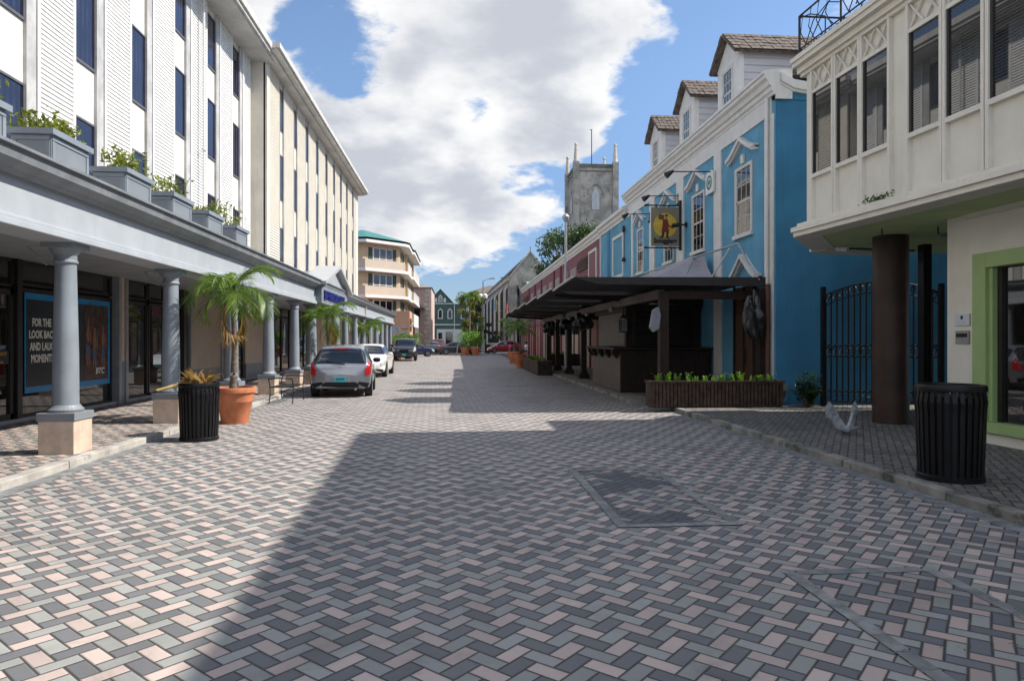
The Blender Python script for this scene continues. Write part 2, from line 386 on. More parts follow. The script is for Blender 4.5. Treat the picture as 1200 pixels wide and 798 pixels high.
def leaf_quads(mb, pts, size, flat=0, rr=rnd):
    for p in pts:
        a = Vector((rr.gauss(0,1), rr.gauss(0,1), rr.gauss(0,1)*(1-flat))).normalized(); b = a.orthogonal().normalized()
        b = (Matrix.Rotation(rr.uniform(0,6.3), 3, a) @ b); c = a.cross(b); s = size*rr.uniform(.6,1.3); p = Vector(p)
        mb.add([p-b*s, p-c*s*.45+a*s*.1, p+b*s, p+c*s*.45+a*s*.1], [(0,1,2,3)])
    return mb

# ------------------------------------------------------------------ ground
g = MB(); g.quad((-400,-60,-.03),(400,-60,-.03),(400,1500,-.03),(-400,1500,-.03)); struct('ground', g, M_asph)
g = MB(); g.quad((-4.84,-12,0),(4.90,-12,0),(4.90,78,0),(-4.84,78,0)); struct('road', g, PV_road)
g = MB(); g.quad((-30,78,0),(30,78,0),(30,92,0),(-30,92,0)); struct('cross_street', g, M_asph)
g = MB(); g.box(-9.4,-5.0,-12,62,-.02,.096); struct('pavement_left', g, PV_left)
g = MB()
y = -12.0
while y < 62:
    g.box(-5.0,-4.84,y,y+2.98,-.02,.1+rnd.uniform(-.002,.002)); y += 3.0
o = struct('kerb_left', g, M_conc); b = o.modifiers.new('b','BEVEL'); b.width=.012; b.segments=2
g = MB(); g.box(5.05,26,-12,74,-.02,.096); struct('pavement_right', g, PV_right)
g = MB(); g.box(4.56,5.05,17.2,60,-.02,.094); struct('terrace_floor', g, mat('terrace_concrete', (.19,.18,.165), .9, .25, 2, bump=.4))
g = MB(); y = -12.0
while y < 17:
    g.box(4.90,5.05,y,y+1.83,-.02,.1+rnd.uniform(-.003,.003)); y += 1.85
y = 17.2
while y < 60:
    g.box(4.42,4.56,y,y+1.83,-.02,.1+rnd.uniform(-.003,.003)); y += 1.85
g.box(4.42,4.9,17.06,17.2,-.02,.1)
o = struct('kerb_right', g, M_concr); b = o.modifiers.new('b','BEVEL'); b.width=.014; b.segments=2
# soldier course of dark pavers along both kerbs
for nm, xa, xb in (('gutter_left',-4.84,-4.64),('gutter_right',4.70,4.90)):
    g = MB(); y = -12.0
    while y < (78 if nm=='gutter_left' else 17):
        g.quad((xa,y+.004,.004),(xb,y+.004,.004),(xb,y+.099,.004),(xa,y+.099,.004)); y += .103
    struct(nm, g, PV_edge)
# two patches of relaid paving framed by a single course
def patch(x0,x1,y0,y1,m,nm):
    g = MB(); g.quad((x0,y0,.004),(x1,y0,.004),(x1,y1,.004),(x0,y1,.004)); struct(nm, g, m)
    g = MB(); y = y0
    while y < y1-.05:
        for x in (x0, x1-.1): g.quad((x+.002,y+.002,.008),(x+.098,y+.002,.008),(x+.098,min(y+.197,y1),.008),(x+.002,min(y+.197,y1),.008))
        y += .2
    x = x0+.1
    while x < x1-.12:
        for yy in (y0, y1-.1): g.quad((x+.002,yy+.002,.008),(min(x+.197,x1-.1),yy+.002,.008),(min(x+.197,x1-.1),yy+.098,.008),(x+.002,yy+.098,.008))
        x += .2
    struct(nm+'_border', g, PV_edge)
PV_fixed = paver('patched_pavers', ((.45,.36,.33), (.29,.30,.285), (.15,.155,.175)), (.06,.06,.065), phi=.7521, org=(2.3, 1.8), joint=.09, repair=True)
patch(1.38,2.50,5.77,8.42,PV_fixed,'paving_patch')
patch(2.25,3.35,1.95,4.60,PV_mixed,'paving_panel')
g = MB(); pts = []
for _ in range(260):
    k = rnd.random()
    if k < .25: pts.append((3.3+rnd.gauss(0,.03), 3.2+abs(rnd.gauss(0,.5)), .010))
    elif k < .35: pts.append((rnd.choice((2.35,2.62,2.9))+rnd.gauss(0,.04), 3.35+rnd.gauss(0,.03), .010))
    else: pts.append((4.88+rnd.gauss(0,.02), rnd.uniform(4,12), .012))
leaf_quads(g, pts, .007); setp(mesh_obj('weeds', g, LF_bush), kind='stuff', label='tiny green weeds in the paving joints', cat='weeds')

# ------------------------------------------------------------------ left: covered walkway
CV = [6.5,9.75,13.18,16.6,19.8,22.9,25.7,30.3,33.1,36.2,39.3,42.5,45.7,48.9,52.0,55.2]
aw = thing('covered_walkway', 'long blue grey arcade with round columns, pediment and blue lettering', 'arcade', (-5.3,30,0))
g = MB(); g.box(-5.52,-5.08,-8,56,3.0,3.56); part('fascia', g, M_greyf, aw)
g = MB(); g.box(-5.56,-5.02,-8,56.1,2.92,3.0); g.box(-5.55,-5.04,-8,56.05,3.0,3.05); part('moulding', g, M_greyf, aw, bevel=.01)
g = MB()
g.prism([(-5.08,-8,3.50),(-5.0,-8,3.50),(-4.96,-8,3.55),(-4.86,-8,3.62),(-4.84,-8,3.74),(-4.80,-8,3.745),(-4.80,-8,3.78),(-5.08,-8,3.78)], (0,64.1,0))
part('gutter', g, mat('gutter_grey', (.19,.205,.22), .5, .15, 3, streak=.5), aw)
g = MB(); g.box(-8.85,-5.08,-8,56,3.60,3.79); part('roof', g, mat('flat_roof', (.25,.26,.27), .8, .2, 1), aw)
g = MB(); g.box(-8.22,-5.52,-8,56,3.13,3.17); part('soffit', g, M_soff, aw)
g = MB(); g.box(-8.22,-5.08,55.85,56,2.92,3.5); part('end_beam', g, M_greyp, aw)
def col(v, big=1):
    c = part('column', MB().lathe(-5.3, v, [(.16*big,.66),(.155*big,1.4),(.14*big,2.1),(.128*big,2.66)], 28), M_greyp, aw, smooth=True)
    g = MB(); g.box(-5.53,-5.07,v-.23,v+.23,.08,.54); part('pedestal', g, M_tile, c, bevel=.012)
    g = MB(); g.box(-5.545,-5.055,v-.245,v+.245,.54,.645); g.lathe(-5.3, v, [(.21,.645),(.22,.68),(.19,.71),(.17,.74)], 28); part('base', g, M_greyd, c, bevel=.006)
    g = MB(); g.lathe(-5.3, v, [(.13,2.64),(.15,2.66),(.15,2.68),(.135,2.70),(.135,2.76),(.18,2.82),(.2,2.85)], 28); g.box(-5.51,-5.09,v-.21,v+.21,2.85,2.925); part('capital', g, M_greyp, c)
for v in CV: col(v)
for v in (25.3, 30.75): col(v)
# pediment
g = MB(); g.box(-5.08,-4.86,25.15,30.95,2.97,3.60); part('pediment_frieze', g, M_greyp, aw)
g = MB(); g.prism([(-5.1,25.2,3.6),(-5.1,30.9,3.6),(-5.1,28.05,4.42)], (.22,0,0)); part('pediment', g, M_greyf, aw)
g = MB()
for a, b in (((24.9,3.62),(28.05,4.50)),((31.2,3.62),(28.05,4.50))):
    g.prism([(-5.6,a[0],a[1]),(-5.6,b[0],b[1]),(-5.6,b[0],b[1]+.12),(-5.6,a[0],a[1]+.12)], (.95,0,0))
part('pediment_cornice', g, mat('pediment_trim', (.36,.37,.38), .6, .05, 3), aw)
g = MB(); g.prism([(-8.85,25.2,3.79),(-8.85,30.9,3.79),(-8.85,28.05,4.40)], (3.7,0,0)); part('pediment_roof', g, M_greyd, aw)
part('lettering', text_mb('BAF FINANCIAL CENTRE', .48, (-4.855,25.5,3.12), (0,1,0), (0,0,1), .05, bold=.008, sx=.86), M_lett, aw)
g = MB(); g.box(-5.05,-4.98,38.4,38.5,2.9,3.85); part('downpipe', g, M_white, aw)
for v in (9.52,12.95):      # little brackets at the tops of the near columns
    g = MB(); g.tube([(-5.5,v+.1,2.86),(-5.72,v+.1,2.86)], .012); g.tube([(-5.47,v+.1,2.62),(-5.72,v+.1,2.86)], .012); part('bracket', g, M_alu, aw)

# planter boxes on the walkway roof
def roof_planter(v0, k, lab, plab):
    t = thing('roof_planter', lab, 'planter box', (-5.65,v0+.45,3.79), 0, 'planter boxes on the walkway roof')
    g = MB(); g.box(-5.92,-5.4,v0,v0+.92,3.79,4.40); part('box', g, M_greyd, t, bevel=.008)
    g = MB(); g.box(-5.97,-5.35,v0-.05,v0+.97,4.36,4.44)
    a, b, c, d = v0-.012, v0-.002, -5.9, -5.42
    g.box(c,c+.06,a,b,3.88,4.28); g.box(d-.06,d,a,b,3.88,4.28); g.box(c,d,a,b,3.80,3.87); g.box(c,d,a,b,4.29,4.35)
    g.box(-5.398,-5.388,v0+.01,v0+.07,3.88,4.28); g.box(-5.398,-5.388,v0+.85,v0+.91,3.88,4.28); g.box(-5.398,-5.388,v0+.01,v0+.91,3.80,3.87); g.box(-5.398,-5.388,v0+.01,v0+.91,4.29,4.35)
    part('rim', g, M_greyp, t)
    rr = random.Random(k); g = MB(); pts = []
    h = (.22,.28,.40,.40,.26,.5)[k]
    for _ in range((22,30,22,16,18,12)[k]):
        bx, by = -5.66+rr.uniform(-.2,.2), v0+.46+rr.uniform(-.38,.38); tx, ty = bx+rr.gauss(0,.14), by+rr.gauss(0,.16); hh = h*rr.uniform(.6,1.3)
        g.tube([(bx,by,4.38),((bx+tx)/2,(by+ty)/2,4.4+hh*.6),(tx,ty,4.4+hh)], .006, 4)
        for _ in range((34,24,22,18,20,12)[k]):
            q = rr.random(); pts.append((bx+(tx-bx)*q+rr.gauss(0,.05), by+(ty-by)*q+rr.gauss(0,.05), 4.4+hh*q+rr.gauss(0,.03)))
    leaf_quads(g, pts, .05, rr=rr)
    solo('planter_shrub', g, LF_yel, plab, 'shrub', (-5.66,v0+.46,4.38), 'shrubs in the roof planters')
LB = ['blue grey roof planter cut by the left edge of the photo','blue grey roof planter with a bushy low shrub, nearest whole one','blue grey roof planter second from the left with a twiggy shrub','blue grey roof planter with a thin upright shrub, middle of the row','blue grey roof planter with a sparse yellowish shrub, fourth whole one','blue grey roof planter farthest along, against the beige end wall']
LP = ['green shrub in the roof planter at the left edge of the photo','low bushy yellow green shrub in the nearest whole roof planter','twiggy green shrub in the second whole roof planter','thin upright shrub in the middle roof planter','low sparse shrub in the fourth whole roof planter','tall wispy yellow shrub in the farthest roof planter']
for k, v in enumerate((7.75,9.6,11.65,13.5,15.35,17.25)): roof_planter(v, k, LB[k], LP[k])

# ------------------------------------------------------------------ left: white office building with louvres, shopfront below
wb = thing('office_building', 'white office block with tall louvre panels and tinted windows over the arcade', 'building', (-12,15,0))
XW = -8.85
g = MB(); g.box(-20,XW-.055,-8,30.3,3.6,14.0); part('wall', g, M_panel, wb)
g = MB(); g.box(-20,-8.35,-8,30.9,0,3.6); part('lower_wall', g, M_dkframe, wb)
def louvres(mb, x, y0, y1, z0, z1, pitch=.105, dep=.07):
    z = z0
    while z < z1-.02:
        mb.add([(x-dep,y0,z),(x,y0,z+.015),(x-.012,y0,z+pitch*.80),(x-dep,y0,z+pitch),(x-dep,y1,z),(x,y1,z+.015),(x-.012,y1,z+pitch*.80),(x-dep,y1,z+pitch)],
               [(0,1,2,3)[::-1],(4,5,6,7),(0,1,5,4),(1,2,6,5),(2,3,7,6)])
        z += pitch
    return mb
k0 = [13.9-2.8*i for i in range(7,0,-1)] + [13.9,16.66,19.4,22.25,25.05,27.8]
for i, a in enumerate(k0):
    w = .93; y0 = a; y1 = a+w; nxt = (k0[i+1] if i+1 < len(k0) else 30.1)
    # jamb piers, louvre panel up to the next window
    g = MB(); g.box(XW-.12,XW+.02,y1,y1+.32,3.7,13.75); part('pier', g, M_pier, wb)
    l0, l1 = y1+.34, nxt-.04
    if l1 > l0:
        g = louvres(MB(), XW+.03, l0+.1, l1-.1, 3.75, 13.7); part('louvre_panel', g, M_louv, wb)
        g = MB(); g.box(XW-.1,XW+.045,l0,l0+.1,3.7,13.75); g.box(XW-.1,XW+.045,l1-.1,l1,3.7,13.75); part('louvre_frame', g, M_louv, wb)
    for (z0, z1) in ((4.9,6.84),(8.25,10.25),(11.5,13.3)):
        g = MB()
        for (ya,yb,za,zb) in ((y0,y1,z0-.06,z0),(y0,y1,z1,z1+.05),(y0,y0+.04,z0,z1),(y1-.04,y1,z0,z1)): g.box(XW-.10,XW-.015,ya,yb,za,zb)
        f = part('window', g, mat('grey_window_frame', (.10,.10,.11), .5), wb)
        g = MB(); g.quad((XW-.045,y0,z0),(XW-.045,y1,z0),(XW-.045,y1,z1),(XW-.045,y0,z1)); part('pane', g, GL_blue, f)
g = MB(); g.box(-9.6,-7.9,-8,30.3,13.62,13.72); g.box(-20,-7.8,-8,30.3,13.72,14.05); g.box(-7.84,-7.72,-8,30.3,13.86,14.12)
part('eaves', g, mat('eaves_concrete', (.50,.485,.45), .8, .12, 1.5, streak=.35, bump=.2), wb)
g = MB(); g.tube([(-8.64,24.2,3.8),(-8.64,24.2,13.6)], .045); g.lathe(-8.64,24.2,[(.05,8.1),(.075,8.12),(.075,8.2),(.05,8.22)],10); part('drainpipe', g, M_white, wb)
g = MB(); g.lathe(-8.6,29.9,[(.05,14.3),(.2,14.32),(.2,14.45),(.08,14.55)],12); part('roof_vent', g, M_teal, wb)
# shopfront under the arcade
def pane(y0,y1,z0,z1,m=None,x=-8.20,nm='shop_window',fr=.05,kick=0):
    g = MB()
    for (ya,yb,za,zb) in ((y0,y1,z0,z0+fr),(y0,y1,z1-fr,z1),(y0,y0+fr,z0,z1),(y1-fr,y1,z0,z1)): g.box(x-.05,x+.03,ya,yb,za,zb)
    f = part(nm, g, M_dkframe, wb)
    g = MB(); g.quad((x-.01,y0,z0),(x-.01,y1,z0),(x-.01,y1,z1),(x-.01,y0,z1)); part('glass', g, m or GL_store, f); return f
def mull(y, w=.14): 
    g = MB(); g.box(-8.24,-8.12,y-w/2,y+w/2,.1,3.13); part('mullion', g, M_dkframe, wb)
M_sill = mat('sill_metal', (.42,.43,.44), .4, .1, 4, metal=.3)
g = MB(); g.box(-8.3,-8.08,-8,20.6,.096,.16); g.box(-8.3,-8.08,24.6,55,.096,.16); part('sill', g, M_sill, wb)
d = pane(11.9,13.35,.16,2.55,nm='shop_door',fr=.1)
g = MB(); g.box(-8.185,-8.17,12.5,13.2,1.18,1.42); pl = part('door_notice', g, M_dkframe, d)
g = text_mb('ENTRANCE DOOR', .095, (-8.168,12.53,1.34), (0,1,0), (0,0,1), .002, sx=.75); g.join(text_mb('OPEN', .05, (-8.168,12.75,1.27), (0,1,0), (0,0,1), .002)); g.join(text_mb('PLEASE USE OTHER', .05, (-8.168,12.62,1.2), (0,1,0), (0,0,1), .002)); part('notice_text', g, M_gold, pl)
pane(11.9,13.35,2.6,3.12); mull(13.45); pane(13.55,16.95,.16,2.6,GL_dark); pane(13.55,16.95,2.65,3.12); mull(10.9); pane(4,10.8,.16,3.12); mull(11.8,.1)
g = MB(); g.box(-8.26,-8.02,17.0,17.12,.1,3.13); g.box(-8.26,-8.02,17.34,17.46,.1,3.13); part('metal_post', g, M_alu, wb)
g = MB(); g.box(-8.3,-8.06,17.12,17.34,1.1,3.13); part('render_pier', g, M_tile, wb)
g = MB(); g.box(-8.3,-8.05,17.12,17.34,.1,1.1); part('pier_plinth', g, M_greyd, wb)
y = 17.5
for w in (1.35,1.0,1.3):
    pane(y,y+w,.16,2.6); pane(y,y+w,2.65,3.12); y += w+.06
mull(21.3,.3)
M_bwall = mat('beige_shop_wall', (.46,.38,.31), .8, .06, 2, streak=.1)
for (a,b) in ((21.6,24.3),(27.1,29.6),(40.5,42.0)):
    g = MB(); g.box(-8.3,-8.12,a,b,.7,3.13); part('panel', g, M_bwall, wb); g = MB(); g.box(-8.3,-8.1,a,b,.1,.7); part('plinth', g, M_greyd, wb)
g = MB(); g.box(-8.2,-8.06,21.5,21.62,.1,3.13); g.box(-8.2,-8.06,24.3,24.42,.1,3.13); part('metal_post', g, M_alu, wb)
y = 24.5
for w in (1.2,1.2): pane(y,y+w,.16,3.12); y += w+.08
y = 29.7
for w in [1.5]*7: pane(y,y+w,.16,3.12); y += w+.06

# poster in the shop window
po = thing('window_poster', 'dark poster with blue border and white words in the shop window', 'poster', (-8.15,15.25,.6))
g = MB(); g.box(-8.18,-8.165,13.66,16.85,.6,2.52); part('border', g, M_pblue, po)
g = MB(); g.box(-8.166,-8.16,13.70,16.74,.72,2.40); part('dark_field', g, M_poster, po)
g = MB(); g.box(-8.160,-8.157,15.75,16.74,.72,2.40); part('photo_area', g, M_pbrown, po)
g = MB()
for (y,z,s) in ((13.9,2.2,.10),(14.6,2.05,.12),(14.5,1.9,.07),(16.5,2.2,.16),(16.3,2.28,.12),(15.95,2.3,.08),(16.62,2.0,.08)):
    for _ in range(26):
        a = y+rnd.gauss(0,s*.6); b = z+rnd.gauss(0,s); q = rnd.uniform(.01,.035)
        g.quad((-8.155,a,b),(-8.155,a+q,b+.01),(-8.155,a+q*.8,b+q),(-8.155,a-.01,b+q*.7))
part('leaf_print', g, M_pgreen, po)
g = MB()
def fig(y, h, lean):
    z0 = 1.0
    for (cy,cz,ry,rz) in ((y+lean,z0+h*.93,.045,.06),(y+lean*.7,z0+h*.68,.075,.19),(y-.03,z0+h*.25,.035,.26),(y+.05+lean*.3,z0+h*.22,.032,.26),(y+.1+lean,z0+h*.6,.022,.17)):
        g.add([(-8.152,cy+ry*math.cos(k*math.pi/6),cz+rz*math.sin(k*math.pi/6)) for k in range(12)], [tuple(range(12))])
fig(15.85,1.1,.03); fig(16.5,.95,.02); fig(16.12,.9,.03)
part('figures_print', g, M_skin, po)
for (y,z) in ((15.83,1.42),(16.12,1.3),(16.5,1.36)): g = MB(); g.quad((-8.150,y-.07,z-.14),(-8.150,y+.09,z-.14),(-8.150,y+.08,z+.08),(-8.150,y-.06,z+.08)); part('shorts_print', g, mat('poster_denim', (.05,.08,.18), .5), po)
g = MB(); LT = ['FOR THE','LOOK BACK','AND LAUGH','MOMENTS']
for i, s in enumerate(LT): g.join(text_mb(s, .215, (-8.157,(13.87,13.77,13.80,13.83)[i],1.89-i*.235), (0,1,0), (0,0,1), .003, bold=.007, sx=.72))
part('words', g, M_wlett, po)
g = text_mb('BTC', .19, (-8.150,16.18,.86), (0,1,.0), (0,.2,1), .003, bold=.006, sx=1.05); part('logo', g, M_wlett, po)

# ------------------------------------------------------------------ left: beige office block beyond
bb = thing('office_building', 'beige office block with louvre strips and slim dark windows beyond the white one', 'building', (-12,44,0))
XB = -8.2
g = MB(); g.box(-20,XB-.05,30.3,57.6,3.6,14.0); part('wall', g, M_beige, bb)
g = MB(); g.box(-20,-8.32,30.9,57.6,0,3.6); part('lower_wall', g, M_beige, bb)
g = MB(); g.box(XB-.12,XB+.03,30.3,30.75,3.7,13.75); part('corner', g, M_beige, bb); g = MB(); g.box(XB-.12,XB+.03,56.6,57.6,0,13.75); part('corner', g, M_beige, bb)
wv = [32.55,35.3,38.0,40.75,43.6,46.3,49.0,51.65,54.6]
prev = 30.75
for a in wv:
    g = louvres(MB(), XB+.01, prev+.02, a-.02, 3.75, 13.7, .12); part('louvre_panel', g, M_blouv, bb)
    g = MB(); g.box(XB-.09,XB+.02,a+.66,a+.80,3.7,13.75); part('pier', g, M_pier, bb)
    g = MB(); g.box(XB-.09,XB+.005,a-.03,a+.03,3.7,13.75); part('jamb', g, M_brpier, bb)
    for (z0, z1) in ((4.9,6.84),(8.25,10.25),(11.5,13.3)):
        g = MB(); g.box(XB-.08,XB-.01,a+.03,a+.66,z0-.05,z0); g.box(XB-.08,XB-.02,a+.03,a+.06,z0,z1); g.box(XB-.08,XB-.01,a+.03,a+.66,z1,z1+.05); f = part('window', g, M_dkframe, bb)
        g = MB(); g.quad((XB-.03,a,z0),(XB-.03,a+.66,z0),(XB-.03,a+.66,z1),(XB-.03,a,z1)); part('pane', g, glassm('brown_glass', (.025,.022,.024), .05), f)
    prev = a+.80
g = louvres(MB(), XB+.03, prev+.02, 56.6, 3.75, 13.7, .12); part('louvre_panel', g, M_blouv, bb)
g = MB(); g.box(-8.9,-7.75,29.7,58.0,13.70,13.8); g.box(-20,-7.5,29.5,58.2,13.80,14.05); g.box(-7.52,-7.4,29.4,58.3,13.92,14.14); g.box(-20,-7.53,29.42,29.495,13.92,14.13)
part('eaves', g, MATS['eaves_concrete'], bb)
g = MB()
for v in [31.5+1.6*i for i in range(16)]: g.box(-7.46,-7.42,v,v+.10,14.14,14.22)
part('gutter_clips', g, M_pier, bb)

# ------------------------------------------------------------------ right: sky-blue building
XF = 7.49
bl = thing('townhouse', 'sky blue three dormer building with white cornice beside the iron gate', 'building', (12,22,0))
g = MB(); g.box(XF,20,15.6,29.3,0,7.3); part('wall', g, M_blue, bl)
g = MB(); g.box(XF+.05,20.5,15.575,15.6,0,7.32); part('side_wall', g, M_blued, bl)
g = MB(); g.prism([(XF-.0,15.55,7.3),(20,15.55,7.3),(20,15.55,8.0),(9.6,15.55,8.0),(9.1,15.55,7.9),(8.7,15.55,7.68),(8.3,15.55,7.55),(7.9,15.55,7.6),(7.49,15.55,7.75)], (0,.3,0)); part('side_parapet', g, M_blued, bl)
# white frieze, cornice, pilasters
g = MB(); g.box(XF-.045,XF,15.7,29.3,6.98,7.42); part('frieze', g, M_trim, bl)
prof = [(0,7.40),(-.06,7.40),(-.06,7.46),(-.11,7.50),(-.11,7.60),(-.16,7.62),(-.2,7.72),(-.27,7.78),(-.27,7.86),(-.31,7.88),(-.31,7.95),(0,8.0)]
g = MB(); g.prism([(XF+a,15.5,z) for a, z in prof], (0,13.9,0)); g.box(XF,XF+.4,15.5,29.4,7.3,8.0); part('cornice', g, M_trim, bl)
g = MB()
arc = [(7.6,7.9),(7.9,7.74),(8.3,7.68),(8.7,7.8),(9.1,8.04),(9.6,8.14),(12,8.14)]
for off, th, pr in ((0,.2,.12),(-.14,.12,.07)):
    for (a,za),(b,zb) in zip(arc[:-1],arc[1:]):
        g.prism([(a,15.55-pr,za+off),(b,15.55-pr,zb+off),(b,15.55-pr,zb+off-th),(a,15.55-pr,za+off-th)], (0,pr+.02,0))
part('curved_coping', g, M_trim, bl)
for (a,b) in ((15.6,15.98),(18.76,19.3),(21.98,22.68),(25.28,25.96),(28.45,28.7)):
    g = MB(); g.box(XF-.045,XF,a,b,.1,6.98); part('pilaster', g, M_trim, bl)
g = MB(); g.tube([(XF-.1,15.78,2.9),(XF-.1,15.78,7.4)], .05, 10); part('downpipe', g, M_trim, bl)
g = MB(); g.tube([(XF-.12,15.68,.1),(XF-.12,15.68,2.95)], .055, 10); part('lower_downpipe', g, M_copper, bl)
M_sash = mat('sash_white', (.55,.54,.51), .5, .05, 4)
def sash(par, x, yc, w, z0, z1, mull=True, gm=None, d=.06):
    g = MB(); y0, y1 = yc-w/2, yc+w/2
    for (a,b,c,e) in ((y0-.09,y0,z0-.02,z1+.09),(y1,y1+.09,z0-.02,z1+.09),(y0,y1,z1,z1+.09)): g.box(x-.03,x+.01,a,b,c,e)
    zm = (z0+z1)/2
    g.box(x-.015,x+.01,y0,y1,zm-.03,zm+.03); g.box(x-.015,x+.01,y0,y0+.05,z0,z1); g.box(x-.015,x+.01,y1-.05,y1,z0,z1)
    if mull:
        for k in (1,2): yy = y0+w*k/3; g.box(x-.008,x+.01,yy-.012,yy+.012,z0,z1)
        for zz in ((z0+zm)/2,(z1+zm)/2): g.box(x-.008,x+.01,y0,y1,zz-.012,zz+.012)
    f = part('window', g, M_sash, par)
    g = MB(); g.box(x-.09,x+.0,y0-.12,y1+.12,z0-.13,z0-.02); part('sill', g, M_trim, f, bevel=.01)
    g = MB(); g.quad((x-.003,y0,z0),(x-.003,y1,z0),(x-.003,y1,z1),(x-.003,y0,z1)); part('pane', g, gm or GL_dark, f); return f
def hood(par, x, yc, w, z0, z1, pr=.16):
    """swept gable label over a window: two concave arms"""
    for sgn in (-1,1):
        pass
    n = 8; up = []; lo = []
    for k in range(-n, n+1):
        q = abs(k)/n; yy = yc + w/2*k/n; zz = z0 + (z1-z0)*((1-q)**1.25) 
        if q > .78: zz = z0 + (z1-z0)*((1-.78)**1.25)*(1-(q-.78)/.22*.6)
        up.append((yy, zz)); lo.append((yy, zz-.17))
    g = MB()
    for t_, dd in ((0,pr),(.06,pr*.6),):
        for i in range(2*n):
            (a,za),(b,zb) = up[i], up[i+1]
            g.prism([(x,a,za-t_),(x,b,zb-t_),(x,b,zb-t_-.10),(x,a,za-t_-.10)], (-dd,0,0))
    return part('window_hood', g, M_trim, par)
BW = [(17.3,1.0),(20.65,1.05),(23.6,1.07),(27.35,.92)]
for yc, w in BW:
    sash(bl, XF, yc, w-.1, 4.42, 6.1, gm=GL_dark)
    hood(bl, XF, yc, 1.75 if yc<26 else 1.5, 6.5, 7.0-.08)
    g = MB(); g.box(XF-.07,XF,yc-.09,yc+.09,6.22,6.46); part('keystone', g, M_trim, bl, bevel=.015)
hood(bl, XF, 17.15, 1.8, 3.22, 3.85, .2)
g = MB(); g.box(XF-.06,XF,16.55,17.75,.1,3.0); dd = part('door', g, M_wood, bl)
g = MB(); g.box(XF-.09,XF-.06,16.5,16.6,.1,3.05); g.box(XF-.09,XF-.06,17.7,17.8,.1,3.05); g.box(XF-.09,XF-.06,17.12,17.18,.1,3.0); part('door_frame', g, M_brown, dd)
g = MB(); g.box(XF-.12,XF-.09,17.0,17.03,1.0,1.4); part('handle', g, M_iron, dd)
# dormers
for k, yc in enumerate((19.0,22.5,26.1)):
    x0 = 7.78; w = .72; zb, ze, zr = 7.7, 9.55, 10.3
    d = part('dormer', MB().box(x0,11.5,yc-w,yc+w,zb,ze), M_side, bl)
    g = MB()
    for i in range(9):
        z = zb+.12+i*.2
        for sgn in (-1,1): g.box(x0+.1,11.4,yc+sgn*w-.015 if sgn>0 else yc-w-.02,yc+sgn*w+.02 if sgn>0 else yc-w+.01,z,z+.17)
    part('clapboards', g, M_side, d)
    g = MB(); g.prism([(x0-.02,yc-w-.12,ze),(x0-.02,yc+w+.12,ze),(x0-.02,yc,zr-.04)], (.1,0,0)); g.box(x0-.04,x0,yc-w,yc-.38,zb,ze-.165); g.box(x0-.04,x0,yc+.38,yc+w,zb,ze-.165); g.box(x0-.04,x0,yc-w,yc+w,ze-.16,ze)
    g.box(x0-.03,x0+.12,yc-w-.035,yc-w-.002,zb,ze-.01); part('corner_boards', g, M_trim, d)
    g = MB()
    for sgn in (-1,1):
        nrm = Vector((0,sgn*(zr-ze),w+.12)).normalized()
        a, b = Vector((x0-.22,yc,zr)), Vector((x0-.22,yc+sgn*(w+.18),ze-.05)); g.prism([a,b,b+nrm*.07,a+nrm*.07], (3.9,0,0))
        for r in range(5):
            for c in range(24):
                q = (r+.5)/5; p = a.lerp(b, q)+nrm*(.075+rnd.uniform(0,.012)); e = (b-a).normalized()*.11; xx = c*.16+rnd.uniform(-.01,.01)
                g.prism([p-e+Vector((xx,0,0)), p+e*1.1+Vector((xx,0,0))+nrm*.012, p+e*1.1+Vector((xx+.145,0,0))+nrm*.012, p-e+Vector((xx+.145,0,0))], nrm*.015)
    part('dormer_roof', g, M_shing, d)
    f = sash(bl, x0-.03, yc, .62, 8.05, 9.3, gm=glassm('dormer_glass', (.08,.075,.065), .05))
g = MB(); g.prism([(7.75,15.7,7.95),(12.2,15.7,10.0),(12.2,15.7,7.95)], (0,13.5,0)); part('roof', g, M_shing, bl)

# lower blue annex and maroon building
an = thing('annex_building', 'low sky blue annex with a blank white framed panel between blue and maroon facades', 'building', (12,32,0))
g = MB(); g.box(XF,20,29.3,35.1,0,7.2); part('wall', g, M_blue, an)
prof2 = [(0,7.0),(-.05,7.0),(-.07,7.1),(-.14,7.18),(-.14,7.28),(-.24,7.36),(-.24,7.5),(0,7.55)]
g = MB(); g.prism([(XF+a,29.42,z) for a, z in prof2], (0,5.68,0)); g.box(XF,XF+.4,29.42,35.1,7.0,7.55); part('cornice', g, M_trim, an)
g = MB(); g.box(XF-.05,XF,34.95,35.1,.1,7.0); part('pilaster', g, M_trim, an)
g = MB()
for (a,b,c,d) in ((30.2,32.3,6.35,6.5),(30.2,32.3,4.5,4.65),(30.2,30.35,4.65,6.35),(32.15,32.3,4.65,6.35)): g.box(XF-.04,XF,a,b,c,d)
part('blank_panel', g, M_trim, an)
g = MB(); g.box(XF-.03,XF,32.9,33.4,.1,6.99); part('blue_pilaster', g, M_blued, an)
g = MB(); g.tube([(XF-.06,29.8,6.6),(XF-.06,29.8,5.2)], .012); g.lathe(XF-.1,29.8,[(.05,6.4),(.07,6.5),(.05,6.7)],8); g.lathe(XF-.1,29.8,[(.07,5.1),(.08,5.2),(.03,5.3)],8); part('wall_cable', g, M_iron, an)
mr = thing('maroon_building', 'maroon rendered shop building with tan shuttered windows and a pale cornice', 'building', (12,56,0))
g = MB(); g.box(XF,18,35.1,77.7,0,7.0); part('wall', g, M_purple, mr)
g = MB(); g.prism([(XF+a,35.1,z-.05-.0) for a, z in prof2], (0,42.6,0)); g.box(XF,XF+.5,35.1,77.7,6.95,7.5); part('cornice', g, M_trim, mr)
